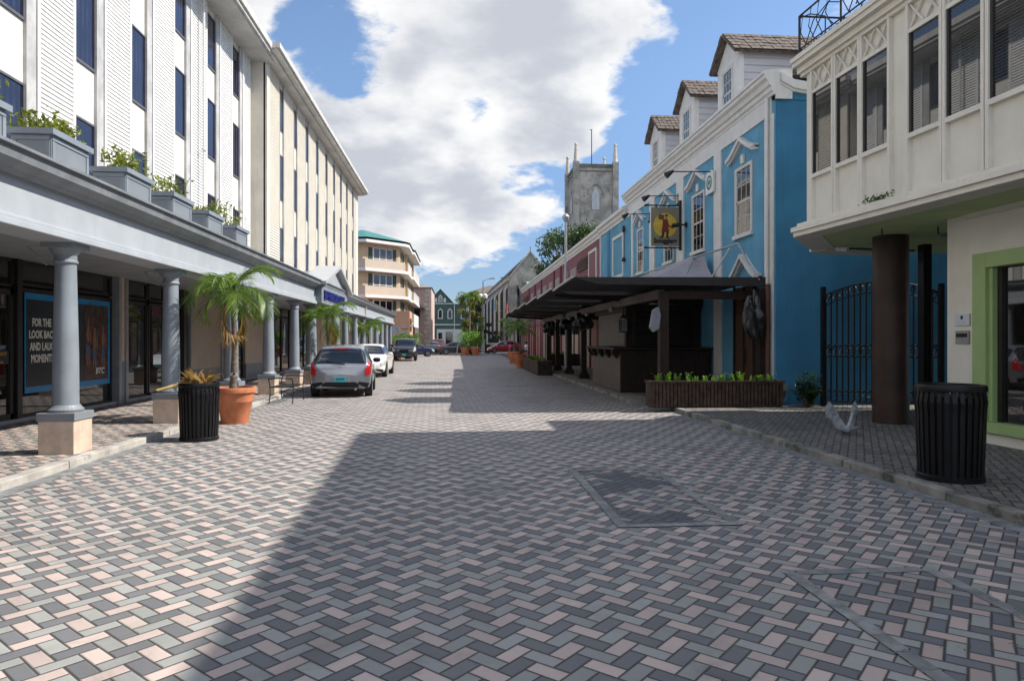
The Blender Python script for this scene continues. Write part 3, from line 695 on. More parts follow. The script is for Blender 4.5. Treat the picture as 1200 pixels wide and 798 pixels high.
for v in (48.6,52.0,59.8,70,64.8):
    g = MB(); g.box(XF-.08,XF,v-.25,v+.25,0,6.94); part('pilaster', g, M_maroon, mr)
for (a,b) in ((42.3,44.3),(45.4,47.2),(49.2,51.2),(52.9,54.8),(56.4,58.6),(60.5,62.8),(66,68)):
    g = MB(); g.box(XF-.05,XF,a,b,4.5,6.2); w = part('window', g, M_tan, mr)
    g = MB(); g.box(XF-.07,XF-.05,a+.12,(a+b)/2-.05,4.6,6.1); g.box(XF-.07,XF-.05,(a+b)/2+.05,b-.12,4.6,6.1); part('shutter', g, mat('grey_shutter', (.26,.24,.21), .7), w)
g = MB()
for (a,b,c,d) in ((36.0,38.2,6.45,6.6),(36.0,36.15,3.5,6.45),(38.05,38.2,3.5,6.45)): g.box(XF-.06,XF,a,b,c,d)
w = part('tall_frame', g, M_trim, mr)
g = MB(); g.box(XF-.03,XF,36.15,38.05,3.5,6.45); part('tall_shutter', g, mat('maroon_shutter', (.17,.05,.06), .6, .1, 4), w)
def carved(y0, y1, z0, z1, seed):
    rr = random.Random(seed); g = MB(); y = y0
    while y < y1-.3:
        w = rr.uniform(.28,.42)
        # each carved letter: uprights and bars
        g.box(XF-.10,XF-.01,y,y+.1,z0,z1)
        if rr.random() < .8: g.box(XF-.10,XF-.01,y+.1,y+w-.1,z1-.12,z1-.01)
        if rr.random() < .7: g.box(XF-.10,XF-.01,y+.1,y+w-.1,z0+.01,z0+.12)
        if rr.random() < .8: g.box(XF-.10,XF-.01,y+w-.1,y+w,z0+.02,z1-.02)
        y += w+.09
    return g
M_carv = mat('carved_wood', (.075,.045,.02), .7, .3, 5)
for (a,b,c,d) in ((38.5,41.7,5.75,6.45),(38.6,40.8,4.8,5.3),(71,75.5,5.6,6.3)):
    part('carved_letters', carved(a,b,c,d,int(a)), M_carv, mr)
y = 36.0
while y < 76:      # ground floor: pink folding doors between maroon posts
    g = MB(); g.box(XF-.03,XF,y,y+1.5,.1,2.9); s = part('shutter_door', g, M_pinkd if rnd.random()<.6 else M_tan, mr)
    g = MB(); g.box(XF-.1,XF,y+1.5,y+1.72,.1,3.0); part('post', g, M_maroon, mr)
    y += 1.75

# ------------------------------------------------------------------ right: near cream building
def fl(v): return 6.45+.0556*(12.13-v)          # facade line
nb = thing('cream_building', 'cream upper storey jutting over the pavement with big sliding windows and iron balustrade', 'building', (11,4,0))
def fwall(v0, v1, z0, z1, off0, off1):
    """wall slab following the skewed facade"""
    return [(fl(v0)+off0,v0,z0),(fl(v1)+off0,v1,z0),(fl(v1)+off1,v1,z0),(fl(v0)+off1,v0,z0)], (0,0,z1-z0)
def fbox(mb, v0, v1, z0, z1, off0, off1): p, d = fwall(v0,v1,z0,z1,off0,off1); mb.prism(p, d); return mb
VE = -8.0
g = MB(); g.prism([(fl(12.13)+.02,12.13,3.75),(fl(VE)+.02,VE,3.75),(22,VE,3.75),(22,13.85,3.75),(7.95,13.85,3.75),(7.95,12.13,3.75)], (0,0,2.95)); part('upper_wall', g, M_cream, nb)
g = MB(); g.prism([(6.32,12.05,3.53),(7.23,VE+10,3.53),(7.52,VE,3.53),(22,VE,3.53),(22,14.3,3.53),(8.2,14.2,3.53),(7.65,13.95,3.53)], (0,0,.06)); part('soffit', g, M_gsoff, nb)
g = MB()
for (o,z0,z1) in ((.0,3.515,3.595),(-.05,3.597,3.68),(.07,3.682,3.76)):
    e = [(6.2+o,12.15),(7.11+o,2.0),(7.4+o,VE),(7.9,VE),(7.6,2.0),(6.62,11.9)]
    g.prism([(x,y,z0) for x,y in e], (0,0,z1-z0))
    e = [(6.2+o,12.15),(6.62,11.9),(7.95,13.75),(7.6+o*.5,14.05)]
    g.prism([(x,y,z0-.003) for x,y in e], (0,0,z1-z0-.004))
part('slab_edge', g, M_creamt, nb)
g = MB()
for off, z0, z1 in ((0,3.50,3.57),(.05,3.57,3.63),(-.02,3.63,3.70)):
    g.prism([(7.5+off,14.0,z0),(7.7+off,13.7,z0),(8.2,13.9,z0),(9.6,13.95,z0),(9.6,14.45,z0),(8.0+off,14.42,z0)], (0,0,z1-z0))
part('corner_bracket', g, M_creamt, nb)
WG = [[(11.9,11.31),(11.19,10.60),(10.49,9.89)],[(9.45,8.85),(8.74,8.15),(8.03,7.45),(7.35,6.7)],[(6.2,5.4),(5.3,4.5),(4.4,3.6)]]
g = MB(); fbox(g,12.13,11.95,3.76,6.5,-.0,.03)
for grp in WG:
    for (a,b) in grp:
        g2 = MB(); 
        fbox(g2,a,b,4.55,4.62,-.05,.02); fbox(g2,a,b,6.08,6.14,-.04,.02); fbox(g2,a+.05,a,3.76,6.5,-.05,.02); fbox(g2,b,b-.05,3.76,6.5,-.05,.02)
        w = part('window', g2, M_creamt, nb)
        g3 = MB(); g3.quad((fl(a)-.004,a,4.62),(fl(b)-.004,b,4.62),(fl(b)-.004,b,6.08),(fl(a)-.004,a,6.08)); part('pane', g3, GL_near, w)
        g4 = MB(); fbox(g4,a,a-.04,4.62,6.08,-.025,0); part('sash_edge', g4, M_dkframe, w)
        g5 = MB(); L = a-b                      # lattice over the window
        for q in (0,.5):
            for sgn in (1,-1):
                va, vb = (a-L*q, a-L*(q+.5)); za, zb = (6.15,6.49) if sgn>0 else (6.49,6.15)
                va = a-L*q-.02; vb = a-L*(q+.5)+.02
                nrm = .018
                g5.prism([(fl(va)-.03,va,za-nrm),(fl(vb)-.03,vb,zb-nrm),(fl(vb)-.03,vb,zb+nrm),(fl(va)-.03,va,za+nrm)], (.035,0,0))
        part('lattice', g5, M_creamt, w)
part('corner_board', g, M_creamt, nb)
g = MB()
for off, z0, z1 in ((-.06,6.5,6.56),(-.12,6.56,6.66),(-.22,6.66,6.74),(-.26,6.74,6.82),(-.16,6.82,6.9)):
    g.prism([(fl(12.2)+off,12.2-off*.0+.05,z0),(fl(VE)+off,VE,z0),(12,VE,z0),(12,12.25,z0)], (0,0,z1-z0))
part('cornice', g, M_creamt, nb)
g = MB(); pts = []
for _ in range(500): 
    v = rnd.uniform(6,12.1); pts.append((fl(v)-.14+rnd.gauss(0,.03), v, 6.9+abs(rnd.gauss(0,.02))*(1 if math.sin(v*5)>.2 else .2)))
leaf_quads(g, pts, .022); part('moss', g, mat('dead_moss', (.05,.045,.03), .9), nb)
# balustrade of bent iron
g = MB(); off = -.1
def bp(v, z): return (fl(v)+off, v, z)
v = 12.2; g.tube([bp(v,6.9),bp(v,7.62)], .022, 6); g.tube([bp(v,7.62),bp(VE,7.62)], .018, 6); g.tube([bp(v,7.0),bp(VE,7.0)], .014, 6)
while v > -4:
    g.tube([bp(v,6.9),bp(v,7.62)], .018, 5)
    g.tube([bp(v,7.58),bp(v-.35,7.5),bp(v-.8,7.25),bp(v-1.05,7.0)], .011, 5); g.tube([bp(v-1.1,7.55),bp(v-.75,7.35),bp(v-.4,7.05)], .011, 5)
    for q in (.12,.38,.62,.9): g.tube([bp(v-q-.1,7.0),bp(v-q+.08,7.3),bp(v-q+.0,7.62)], .009, 5)
    g.tube([bp(v-.2,7.0),bp(v-.45,7.35),bp(v-.9,7.45),bp(v-1.2,7.3)], .010, 5)
    v -= 1.25
g.tube([(fl(12.2)+off,12.2,7.62),(9.5,12.2,7.62)], .018, 6); g.tube([(fl(12.2)+off,12.2,7.0),(9.5,12.2,7.0)], .014, 6)
for q in (.5,1,1.5,2,2.5): g.tube([(fl(12.2)+off+q,12.2,6.9),(fl(12.2)+off+q,12.2,7.62)], .012, 5)
part('balustrade', g, M_iron, nb)
# set-back top storey (its shadow falls across the street)
g = MB(); g.prism([(8.6,12.46,6.7),(9.55,VE,6.7),(20,VE,6.7),(20,12.46,6.7)], (0,0,4.5)); part('set_back_storey', g, M_cream, nb)
# ground floor
g = MB(); g.prism([(7.78,10.26,.0),(7.98,6.5,.0),(8.3,6.5,0),(8.3,10.26,0)], (0,0,3.53)); g.box(7.79,22,6.4,10.25,.0,3.53) if False else None
g = MB()
def gl_(v): return 7.78+.03*(10.26-v)
def gwall(mb, v0, v1, z0, z1, o0=0, o1=.25): mb.prism([(gl_(v0)+o0,v0,z0),(gl_(v1)+o0,v1,z0),(gl_(v1)+o1,v1,z0),(gl_(v0)+o1,v0,z0)], (0,0,z1-z0)); return mb
gwall(g,10.26,9.55,.05,3.53); gwall(g,9.55,6.2,2.80,3.53); gwall(g,9.55,6.2,.05,.28); gwall(g,6.2,VE,.05,3.53); g.box(8.0,20,10.0,10.26,.05,3.53)
part('ground_floor_wall', g, M_cream, nb)
g = MB()
gwall(g,9.7,9.45,.26,2.9,-.05,.12); gwall(g,9.45,6.3,2.68,2.9,-.05,.12); gwall(g,9.45,6.3,.26,.42,-.07,.12); gwall(g,6.35,6.1,.26,2.9,-.05,.12)
gwall(g,9.45,9.38,.42,2.68,.0,.12)
w = part('shop_window', g, M_green, nb, bevel=.008)
g = MB(); gwall(g,9.38,9.30,.42,2.68,.08,.14); part('inner_frame', g, M_dkframe, w)
g = MB(); g.quad((gl_(9.35)+.13,9.35,.42),(gl_(6.3)+.13,6.3,.42),(gl_(6.3)+.13,6.3,2.68),(gl_(9.35)+.13,9.35,2.68)); part('pane', g, GL_store, w)
def plaque(v, z, w, h, lab, txts, m, tm):
    t = thing('wall_plaque', lab, 'plaque', (gl_(v)-.01,v,z))
    g = MB(); g.box(gl_(v)-.025,gl_(v)-.003,v-w/2,v+w/2,z,z+h); part('plate', g, m, t, bevel=.003)
    g = MB()
    for s, sz, dzz, sx in txts: g.join(text_mb(s, sz, (gl_(v)-.026,v,z+dzz), (0,-1,0), (0,0,1), .002, 'CENTER', sx))
    part('text', g, tm, t); return t
M_plw = mat('plaque_white', (.55,.58,.62), .4, .03, 9); M_plg = mat('plaque_grey', (.28,.28,.27), .4, .05, 9, metal=.3)
M_ink = mat('dark_ink', (.02,.03,.09), .6)
p = plaque(9.93,1.84,.30,.18,'white plaque with a small blue crest, upper of two on the cream wall',[('— — — —',.03,.03,1)],M_plw,M_ink)
g = MB(); g.prism([(gl_(9.93)-.03,9.93+a,1.95+b) for a,b in ((-.025,.04),(.025,.04),(.025,0),(0,-.025),(-.025,0))], (.004,0,0)); part('crest', g, M_ink, p)
p = plaque(9.93,1.56,.28,.2,'grey plaque with a dark band of small panels, lower of two on the cream wall',[('- - - - -',.03,.05,1),('- - -',.03,.02,1)],M_plg,mat('black_ink',(.02,.02,.02),.6))
g = MB(); 
for k in range(4): g.box(gl_(9.93)-.031,gl_(9.93)-.026,9.82+k*.058,9.87+k*.058,1.66,1.72)
part('band', g, M_blacktrim, p)
# round pillar and thin post carry the storey
g = MB().lathe(7.99,12.0,[(.31,.09),(.305,.3),(.30,3.53)],40); solo('round_pillar', g, M_pillar, 'fat round dark brown pillar under the cream storey', 'pillar', (7.99,12.0,.1), smooth=True)
g = MB().box(9.28,9.46,12.9,13.08,.09,3.53); solo('square_post', g, M_black, 'thin black square post behind the round pillar', 'post', (9.37,12.99,.1), bevel=.01)
t = thing('floodlight', 'small twin floodlight under the green soffit behind the pillar', 'light', (8.8,11.6,3.5))
g = MB(); g.box(8.7,8.95,11.5,11.65,3.46,3.53); part('bracket', g, M_alu, t); g = MB(); g.box(8.72,8.80,11.42,11.5,3.32,3.46); g.box(8.84,8.92,11.42,11.5,3.32,3.46); part('lamp_head', g, M_alu, t)
t = thing('security_camera', 'small dark camera hanging from the soffit right of the pillar', 'camera', (8.9,13.3,3.3))
g = MB(); g.tube([(8.9,13.3,3.53),(8.9,13.3,3.33)], .015); part('arm', g, M_iron, t); g = MB(); g.tube([(8.85,13.3,3.34),(9.12,13.15,3.25)], .05, 10); part('body', g, M_iron, t)
t = thing('security_camera', 'small pale camera under the left corner of the soffit', 'camera', (7.75,13.2,3.45))
g = MB(); g.tube([(7.7,13.3,3.47),(7.82,13.1,3.44)], .05, 10); part('body', g, M_plw, t); g = MB(); g.tube([(7.75,13.2,3.47),(9.3,13.2,3.44)], .018, 6); part('conduit', g, M_iron, t)
t = thing('soffit_lamp', 'long pale fluorescent fitting under the near soffit', 'light', (7.9,9.1,3.5))
g = MB(); g.box(7.75,7.95,8.4,9.9,3.46,3.53); part('housing', g, M_creamt, t); g = MB()
for k in range(3): g.lathe(7.85,8.6+k*.45,[(.02,3.42),(.03,3.44),(.02,3.46)],8)
part('bulb_holder', g, M_iron, t)
for k,(x,v) in enumerate(((7.3,11.2),(8.1,10.9))):
    t = thing('ceiling_hook', ('small dark hook under the soffit left of the pillar','small dark hook under the soffit nearer the cream wall')[k], 'hook', (x,v,3.53)); g = MB(); g.tube([(x,v,3.53),(x,v,3.44),(x+.02,v,3.42),(x,v,3.40)], .012, 5); part('hook_rod', g, M_iron, t)
g = MB(); pts = []
for _ in range(160): v = 10.05+rnd.gauss(0,.16); pts.append((fl(v)-.1+rnd.gauss(0,.03), v, 3.77+abs(rnd.gauss(0,.04))))
leaf_quads(g, pts, .025); solo('ledge_weed', g, LF_bush, 'dry tuft of weed growing on the cream ledge', 'weed', (fl(10.05)-.1,10.05,3.76))

# ------------------------------------------------------------------ iron gate in the alley
A, B = Vector((8.45,15.15,0)), Vector((10.55,14.1,0))
ga = thing('iron_gate', 'tall black wrought iron double gate with scrolls in the alley', 'gate', (9.5,14.6,.1))
def gp(q, z): p = A.lerp(B, q); return (p.x, p.y, z)
def top(q): return 2.62+.32*math.sin(math.pi*min(max(q,0),1))**.8
for q0 in (0,.5):
    g = MB(); lf = None
    n = 9
    for k in range(n+1):
        q = q0+.02+k*.46/n; r = .018 if 0<k<n else .028
        g.tube([gp(q,.2),gp(q,top(q))], r, 5)
    for z in (.22,.45,1.25,1.5): g.tube([gp(q0+.02,z),gp(q0+.48,z)], .02, 5)
    g.tube([gp(q0+.02+.46*k/10, top(q0+.02+.46*k/10)) for k in range(11)], .018, 5)
    g.tube([gp(q0+.02+.46*k/10, top(q0+.02+.46*k/10)-.24) for k in range(11)], .014, 5)
    lf = part('gate_leaf', g, M_iron, ga)
    for mid in (True, False):
        g = MB()
        for k in range(8):
            qc = q0+.04+k*.058; zc = 1.375 if mid else top(qc)-.12
            g.tube([gp(qc+.022*math.cos(t_)*(1-t_/12), zc+.095*math.sin(t_)*(1-t_/12)) for t_ in [i*.6 for i in range(12)]], .013, 4)
        part('scrollwork', g, M_iron, lf)
    g = MB(); g.tube([gp(q0+.03+.44*k/10, .28+.1*math.sin(math.pi*k/10)) for k in range(11)], .01, 4); part('lower_arch', g, M_iron, lf)
for q in (0,1):
    g = MB(); p = gp(q,0); g.box(p[0]-.045,p[0]+.045,p[1]-.045,p[1]+.045,.09,2.85); part('gate_post', g, M_iron, ga)

# ------------------------------------------------------------------ bar terrace: pergola, bar, kiosk, awning, planters
pg = thing('pergola', 'dark brown pergola with blade shaped canopy panels along the blue building', 'pergola', (5.0,28,.1))
PV_ = [(4.95,16.05),(5.05,26.9),(5.1,30.7),(5.15,34.6),(5.2,38.4)]
for (x,v) in PV_:
    g = MB(); g.box(x-.11,x+.11,v-.11,v+.11,.09,2.78); p = part('post', g, M_brown, pg, bevel=.008)
    if v > 20: g = MB(); g.box(x-.2,x+.2,v-.2,v+.2,.09,.28); g.box(x-.15,x+.15,v-.15,v+.15,.28,.36); part('post_base', g, M_brown, p, bevel=.01)
g = MB(); g.box(7.2,7.45,15.75,16.0,.09,2.85); part('post', g, M_brown, pg, bevel=.008)
g = MB(); g.box(4.87,5.02,16.17,39,2.62,2.84); part('front_beam', g, mat('beam_timber', (.10,.075,.065), .6, .2, 4), pg)
for v in (16.0,20.2,26.9,30.7,34.6,38.4):
    g = MB(); g.prism([(2.9,v-.06,2.93),(3.4,v-.06,2.86),(7.44,v-.06,2.66),(7.44,v-.06,2.86),(2.9,v-.06,2.99)] if v>16.1 else [(5.07,v-.03,2.60),(7.19,v-.03,2.60),(7.19,v-.03,2.80),(5.07,v-.03,2.80)], (0,.10,0)); part('cross_beam', g, M_brown, pg)
vv = [15.75,19.4,23.2,27.0,30.9,34.8,38.9]
for i in range(6):
    a, b = vv[i], vv[i+1]-.35
    # tapering blade: pointed outer tip near the camera, fabric falling back to the next bay
    g = MB()
    tip = (2.72,a,3.06); 
    g.prism([(2.72,a,3.09),(3.3,a,2.93),(7.4,a,2.90),(7.4,a,3.12)], (0,.1,0))
    g.prism([(2.72,a+.1,3.09),(2.78,b,3.02),(7.4,b,3.02),(7.4,a+.1,3.11)], (0,0,-.03))
    part('canopy_panel', g, M_fabd, pg)
    g = MB(); g.tube([(2.70,a,3.09),(2.74,b+.2,3.03)], .03, 6); part('canopy_edge', g, M_tube, pg)
# small spot lamps under the front beam
for k, v in enumerate((21.0,25.0,29.0,33)):
    t = thing('spot_lamp', 'small round spot lamp under the pergola front beam', 'lamp', (4.8,v,2.6), 0, 'spot lamps under the pergola beam')
    g = MB(); g.lathe(4.82,v,[(.02,2.66),(.07,2.62),(.08,2.52),(.05,2.5)],12); part('housing', g, M_plg, t, smooth=True)
# covered heads tied in black bags at post tops
def bag(x, v, z, r, h, lab, seed):
    rr = random.Random(seed); g = MB(); n, mr_ = 32, 18; vs = []; fs = []
    for i in range(mr_+1):
        ph = math.pi*i/mr_
        for k in range(n):
            th = 2*math.pi*k/n; q = 1+.55*noise.noise(Vector((math.cos(th)*1.6+seed*3, math.sin(th)*1.6, ph*1.7)))+.10*math.sin(th*8+ph*4+seed)
            vs.append((x+r*q*math.sin(ph)*math.cos(th), v+r*.7*q*math.sin(ph)*math.sin(th), z-h*q*math.cos(ph)*.5))
    for i in range(mr_):
        for k in range(n): fs.append((i*n+k,i*n+(k+1)%n,(i+1)*n+(k+1)%n,(i+1)*n+k))
    g.add(vs, fs)
    g.tube([(x,v,z+h*.3),(x,v,z+h*.75)], .03, 6)
    solo('covered_fan', g, M_bag, lab, 'covered fan', (x,v,z), 'fans wrapped in black bags on the pergola posts', smooth=True)
bag(5.0,26.6,2.36,.37,.62,'black bag wrapped fan on the pergola post nearest the bar counter',1)
bag(5.02,30.4,2.44,.38,.62,'rounder black bag wrapped fan on the middle pergola post',2)
bag(5.2,38.1,2.34,.36,.66,'farthest black bag wrapped fan at the planter end of the pergola',3)
bag(7.0,15.62,2.12,.24,.92,'long loose black bag hanging on the pergola post by the brown door',4)
g = MB(); g.prism([(4.66,15.9,2.35),(4.80,15.88,2.42),(4.86,15.9,2.2),(4.82,15.9,1.88),(4.68,15.92,1.8),(4.58,15.9,1.92)], (0,.14,0))
solo('hanging_bag', g, mat('grey_bag', (.20,.21,.24), .6, .2, 9), 'small grey bag tied to the front pergola post', 'bag', (4.7,15.95,1.8), bevel=.03)
def lantern(x, v, z, lab):
    t = thing('lantern', lab, 'lantern', (x,v,z), 0, 'black lanterns on the pergola')
    g = MB(); g.box(x-.09,x+.09,v-.09,v+.09,z+.04,z+.38); part('glass_box', g, GL_dark, t)
    g = MB()
    for sx in (-1,1):
        for sy in (-1,1): g.box(x+sx*.1-.012,x+sx*.1+.012,v+sy*.1-.012,v+sy*.1+.012,z,z+.42)
    g.box(x-.12,x+.12,v-.12,v+.12,z,z+.04); g.prism([(x-.13,v-.13,z+.42),(x+.13,v-.13,z+.42),(x+.13,v+.13,z+.42),(x-.13,v+.13,z+.42)], (0,0,.03)); g.lathe(x,v,[(.1,.45+z),(.03,.55+z),(.02,.75+z)],8)
    part('frame', g, M_iron, t)
lantern(4.98,20.1,1.85,'black box lantern on the corner of the bar kiosk')
lantern(4.72,26.9,1.85,'black box lantern on the pergola post nearest the bar')
lantern(4.78,30.7,1.85,'black box lantern on the middle pergola post')
lantern(4.85,34.6,1.85,'black box lantern on the third pergola post from the bar')
# bar counter
bc = thing('bar_counter', 'dark timber bar counter with overhanging top on corbels', 'bar counter', (6,21.5,.1))
g = MB(); g.box(4.75,7.45,19.5,23.5,.094,1.33); part('body', g, M_brown, bc)
g = MB(); v = 19.52
while v < 23.45: g.box(4.732,4.752,v,v+.085,.12,1.15); v += .095
part('side_boards', g, mat('taupe_boards', (.095,.075,.066), .6, .2, 5, bump=.2), bc)
g = MB(); x = 4.77
while x < 7.4: g.box(x,x+.07,19.482,19.502,.12,1.30); x += .085
part('front_boards', g, M_brown, bc)
g = MB(); g.box(4.50,7.47,19.35,23.6,1.34,1.41); part('counter_top', g, M_brown, bc, bevel=.01)
for v in (19.75,20.75,21.75,22.75,23.35):
    g = MB(); g.prism([(4.55,v,1.34),(4.75,v,1.34),(4.75,v,1.08),(4.68,v,1.08),(4.56,v,1.24)], (0,.14,0)); part('corbel', g, M_brown, bc)
ks = thing('bar_kiosk', 'bar kiosk with closed roller shutters rising behind the counter', 'kiosk', (6.2,22.5,.1))
g = MB(); g.box(5.22,7.40,20.5,24.8,1.42,2.62); part('core', g, M_shut, ks)
g = MB(); z = 1.42
while z < 2.5: g.prism([(5.45,20.5,z),(5.45,20.47,z+.02),(5.45,20.47,z+.05),(5.45,20.5,z+.07)], (1.75,0,0)); z += .07
part('front_shutter', g, M_shut, ks)
g = MB(); z = 1.42
while z < 2.5: g.prism([(5.22,20.8,z),(5.19,20.8,z+.02),(5.19,20.8,z+.05),(5.22,20.8,z+.07)], (0,3.9,0)); z += .07
part('side_shutter', g, M_shutg, ks)
g = MB(); g.box(5.12,5.32,20.38,20.58,1.41,2.86); part('corner_post', g, M_brown, ks); g = MB(); g.box(7.2,7.42,20.38,20.58,1.41,2.86); part('corner_post', g, M_brown, ks)
g = MB(); g.box(5.1,7.44,20.3,24.9,2.5,2.7); part('shutter_box', g, M_brown, ks)
# grey awning behind the pergola
aw2 = thing('awning', 'grey fabric awning slung below a steel tube on the blue facade', 'awning', (6.2,24,3.0))
g = MB(); n = 10
def aS(u_, w_):          # u along ridge 0..1, w from ridge to eave 0..1
    v = 19.8+10.2*u_; zr = 4.12-.25*math.sin(math.pi*u_)*.3
    return (7.0-2.1*w_-(.25*math.sin(math.pi*w_)*.2), v-.9*w_*(1-u_), zr-1.0*(w_**.75)-.10*math.sin(math.pi*u_)*w_)
for i in range(n):
    for j in range(6): g.quad(aS(i/n,j/6),aS((i+1)/n,j/6),aS((i+1)/n,(j+1)/6),aS(i/n,(j+1)/6))
for j in range(6):
    a1 = aS(0,j/6); a2 = aS(0,(j+1)/6); q1, q2 = j/6, (j+1)/6
    g.quad(a1, a2, (7.3-(0)*q2, 19.6-1.2*q2, 4.1-1.0*q2**.6), (7.3, 19.6-1.2*q1, 4.1-1.0*q1**.6))
part('fabric', g, M_fabg, aw2, smooth=True)
g = MB(); g.tube([(7.0,16.5,4.02),(7.0,22,4.08),(7.0,30,4.2)], .03, 6); g.tube([(7.0,16.5,4.02),(7.05,16.1,3.55),(7.2,15.75,3.05)], .022, 6); g.tube([(7.0,17.0,4.0),(6.4,17.0,3.05)], .022, 6); g.tube([(7.0,30,4.2),(5.0,30,3.1)], .022, 6); g.tube([(7.02,19.75,4.12),(6.6,19.2,3.5),(6.2,18.9,3.1)], .012, 5); g.tube([(7.0,24.5,4.1),(6.5,24.3,3.6),(6.0,24.2,3.1)], .014, 5)
part('frame', g, M_tube, aw2)
# planters
def ferns(mb, x0, x1, y0, y1, z, n, h, seed):
    rr = random.Random(seed); h = h*.55
    for _ in range(n):
        x, y = rr.uniform(x0,x1), rr.uniform(y0,y1); az = rr.uniform(0,6.28); hh = h*rr.uniform(.5,1.15); ln = hh*rr.uniform(.3,.8)
        dx_, dy_ = math.cos(az)*ln, math.sin(az)*ln; pr = None
        for k in range(7):
            q = k/6; c = Vector((x+dx_*q, y+dy_*q, z+hh*math.sin(q*1.9)/.95)); 
            if pr is not None:
                sd = Vector((-dy_,dx_,0)).normalized()*(.04*(1-q)+.012)
                mb.add([pr, (pr+c)/2+sd+Vector((0,0,-.01)), c, (pr+c)/2-sd+Vector((0,0,-.01))], [(0,1,2,3)])
            pr = c
def slat_planter(x0,x1,y0,y1,h,lab,flab,n,seed,m=M_deck,grp=None,z0=.1):
    t = thing('planter_box', lab, 'planter', ((x0+x1)/2,(y0+y1)/2,z0), 0, grp)
    g = MB(); g.box(x0+.03,x1-.03,y0+.03,y1-.03,z0,z0+h-.03); part('liner', g, M_brown, t)
    g = MB(); w = .085; x = x0+.02
    while x < x1-.05: g.box(x,x+w-.024,y0,y0+.03,z0+.02,z0+h-.05); g.box(x,x+w-.024,y1-.03,y1,z0+.02,z0+h-.05); x += w
    y = y0+.02
    while y < y1-.05: g.box(x0,x0+.03,y,y+w-.012,z0+.02,z0+h-.05); g.box(x1-.03,x1,y,y+w-.012,z0+.02,z0+h-.05); y += w
    part('slats', g, m, t)
    g = MB(); g.box(x0-.02,x1+.02,y0-.02,y0+.05,z0+h-.05,z0+h); g.box(x0-.02,x1+.02,y1-.05,y1+.02,z0+h-.05,z0+h); g.box(x0-.02,x0+.05,y0+.05,y1-.05,z0+h-.05,z0+h); g.box(x1-.05,x1+.02,y0+.05,y1-.05,z0+h-.05,z0+h); part('rim', g, m, t)
    g = MB(); g.box(x0+.05,x1-.05,y0+.05,y1-.05,z0+h-.08,z0+h-.04); part('soil', g, M_soil, t)
    k_ = max(4, n//7); lx = (x1-x0) > (y1-y0)
    for i in range(k_):
        q = (i+.5)/k_; fx = x0+.12+(x1-x0-.24)*q if lx else (x0+x1)/2+rnd.uniform(-.1,.1); fy = (y0+y1)/2+rnd.uniform(-.06,.06) if lx else y0+.12+(y1-y0-.24)*q
        g = MB(); ferns(g, fx-.05,fx+.05,fy-.05,fy+.05,z0+h-.04,11+rnd.randint(-4,5),.34*(1.5 if rnd.random()<.12 else 1)*rnd.uniform(.7,1.2),seed*50+i)
        solo('fern', g, LF_bright, flab, 'fern', (fx,fy,z0+h-.04), flab)
slat_planter(4.34,7.42,14.98,15.43,.60,'long low brown slatted planter box in front of the pergola','bright green fern in the long low planter by the pergola',95,3,z0=.1)
slat_planter(3.72,4.38,31.2,35.0,.66,'brown planter box on the road edge nearer the bar','green fern in the road edge planter nearer the bar',60,4,z0=0.0)
slat_planter(3.72,4.38,35.15,38.3,.66,'brown planter box on the road edge beside the terracotta pots','green fern in the road edge planter beside the pots',50,5,z0=0.0)
slat_planter(5.5,7.3,40.5,41.1,.70,'dark planter box across the terrace behind the posts','green fern in the dark planter behind the posts',50,6,m=M_brown)

# ------------------------------------------------------------------ facade fittings on the blue building
sg = thing('hanging_sign', 'square painted pub sign reading Smugglers on a black bracket', 'sign', (XF,22.3,5.4))
SV = 22.15
g = MB(); g.box(6.42,7.36,SV-.02,SV+.02,4.74,6.02); bd = part('board', g, mat('sign_khaki', (.20,.18,.12), .6, .08, 5), sg)
g = MB(); g.add([(6.89+.40*math.cos(a*math.pi/16),SV-.024,5.42+.40*math.sin(a*math.pi/16)) for a in range(32)], [tuple(range(32))]); part('sun_disc', g, mat('sign_yellow', (.55,.38,.04), .6, .15, 6), bd)
M_coat = mat('sign_red', (.20,.015,.015), .6); M_dk = mat('sign_dark', (.02,.012,.01), .6); M_sk = mat('sign_skin', (.35,.16,.08), .6)
def flat(mb, pts, y): mb.prism([(6.89+a,y,5.42+b) for a,b in pts], (0,.003,0))
g = MB(); flat(g,[(-.08,.2),(.08,.2),(.12,.02),(.24,-.06),(.22,-.1),(.1,-.04),(.13,-.2),(.02,-.24),(-.13,-.2),(-.09,.0)],SV-.028); part('coat', g, M_coat, bd)
for nm_, pts_ in (('boot',[(-.1,-.2),(-.02,-.22),(-.06,-.4),(-.2,-.44),(-.2,-.4),(-.13,-.36)]),('boot',[(.04,-.22),(.12,-.2),(.1,-.36),(.14,-.42),(.0,-.42),(.03,-.36)]),('hat',[(-.03,.32),(.1,.3),(.08,.35),(0,.37)])):
    g = MB(); flat(g,pts_,SV-.031); part(nm_, g, M_dk, bd)
g = MB(); flat(g,[(-.01,.21),(.06,.21),(.07,.31),(0,.31)],SV-.03); flat(g,[(.22,-.06),(.27,-.08),(.24,-.12)],SV-.03); part('face', g, M_sk, bd)
g = MB(); flat(g,[(-.22,.2),(-.06,.17),(-.03,.33),(-.19,.37),(-.24,.29)],SV-.033); part('barrel', g, mat('sign_brown', (.13,.05,.02), .6), bd)
part('lettering', text_mb('Smugglers', .21, (6.89,SV-.022,4.84), (1,0,0), (0,0,1), .004, 'CENTER', .92, bold=.012), M_dk, bd)
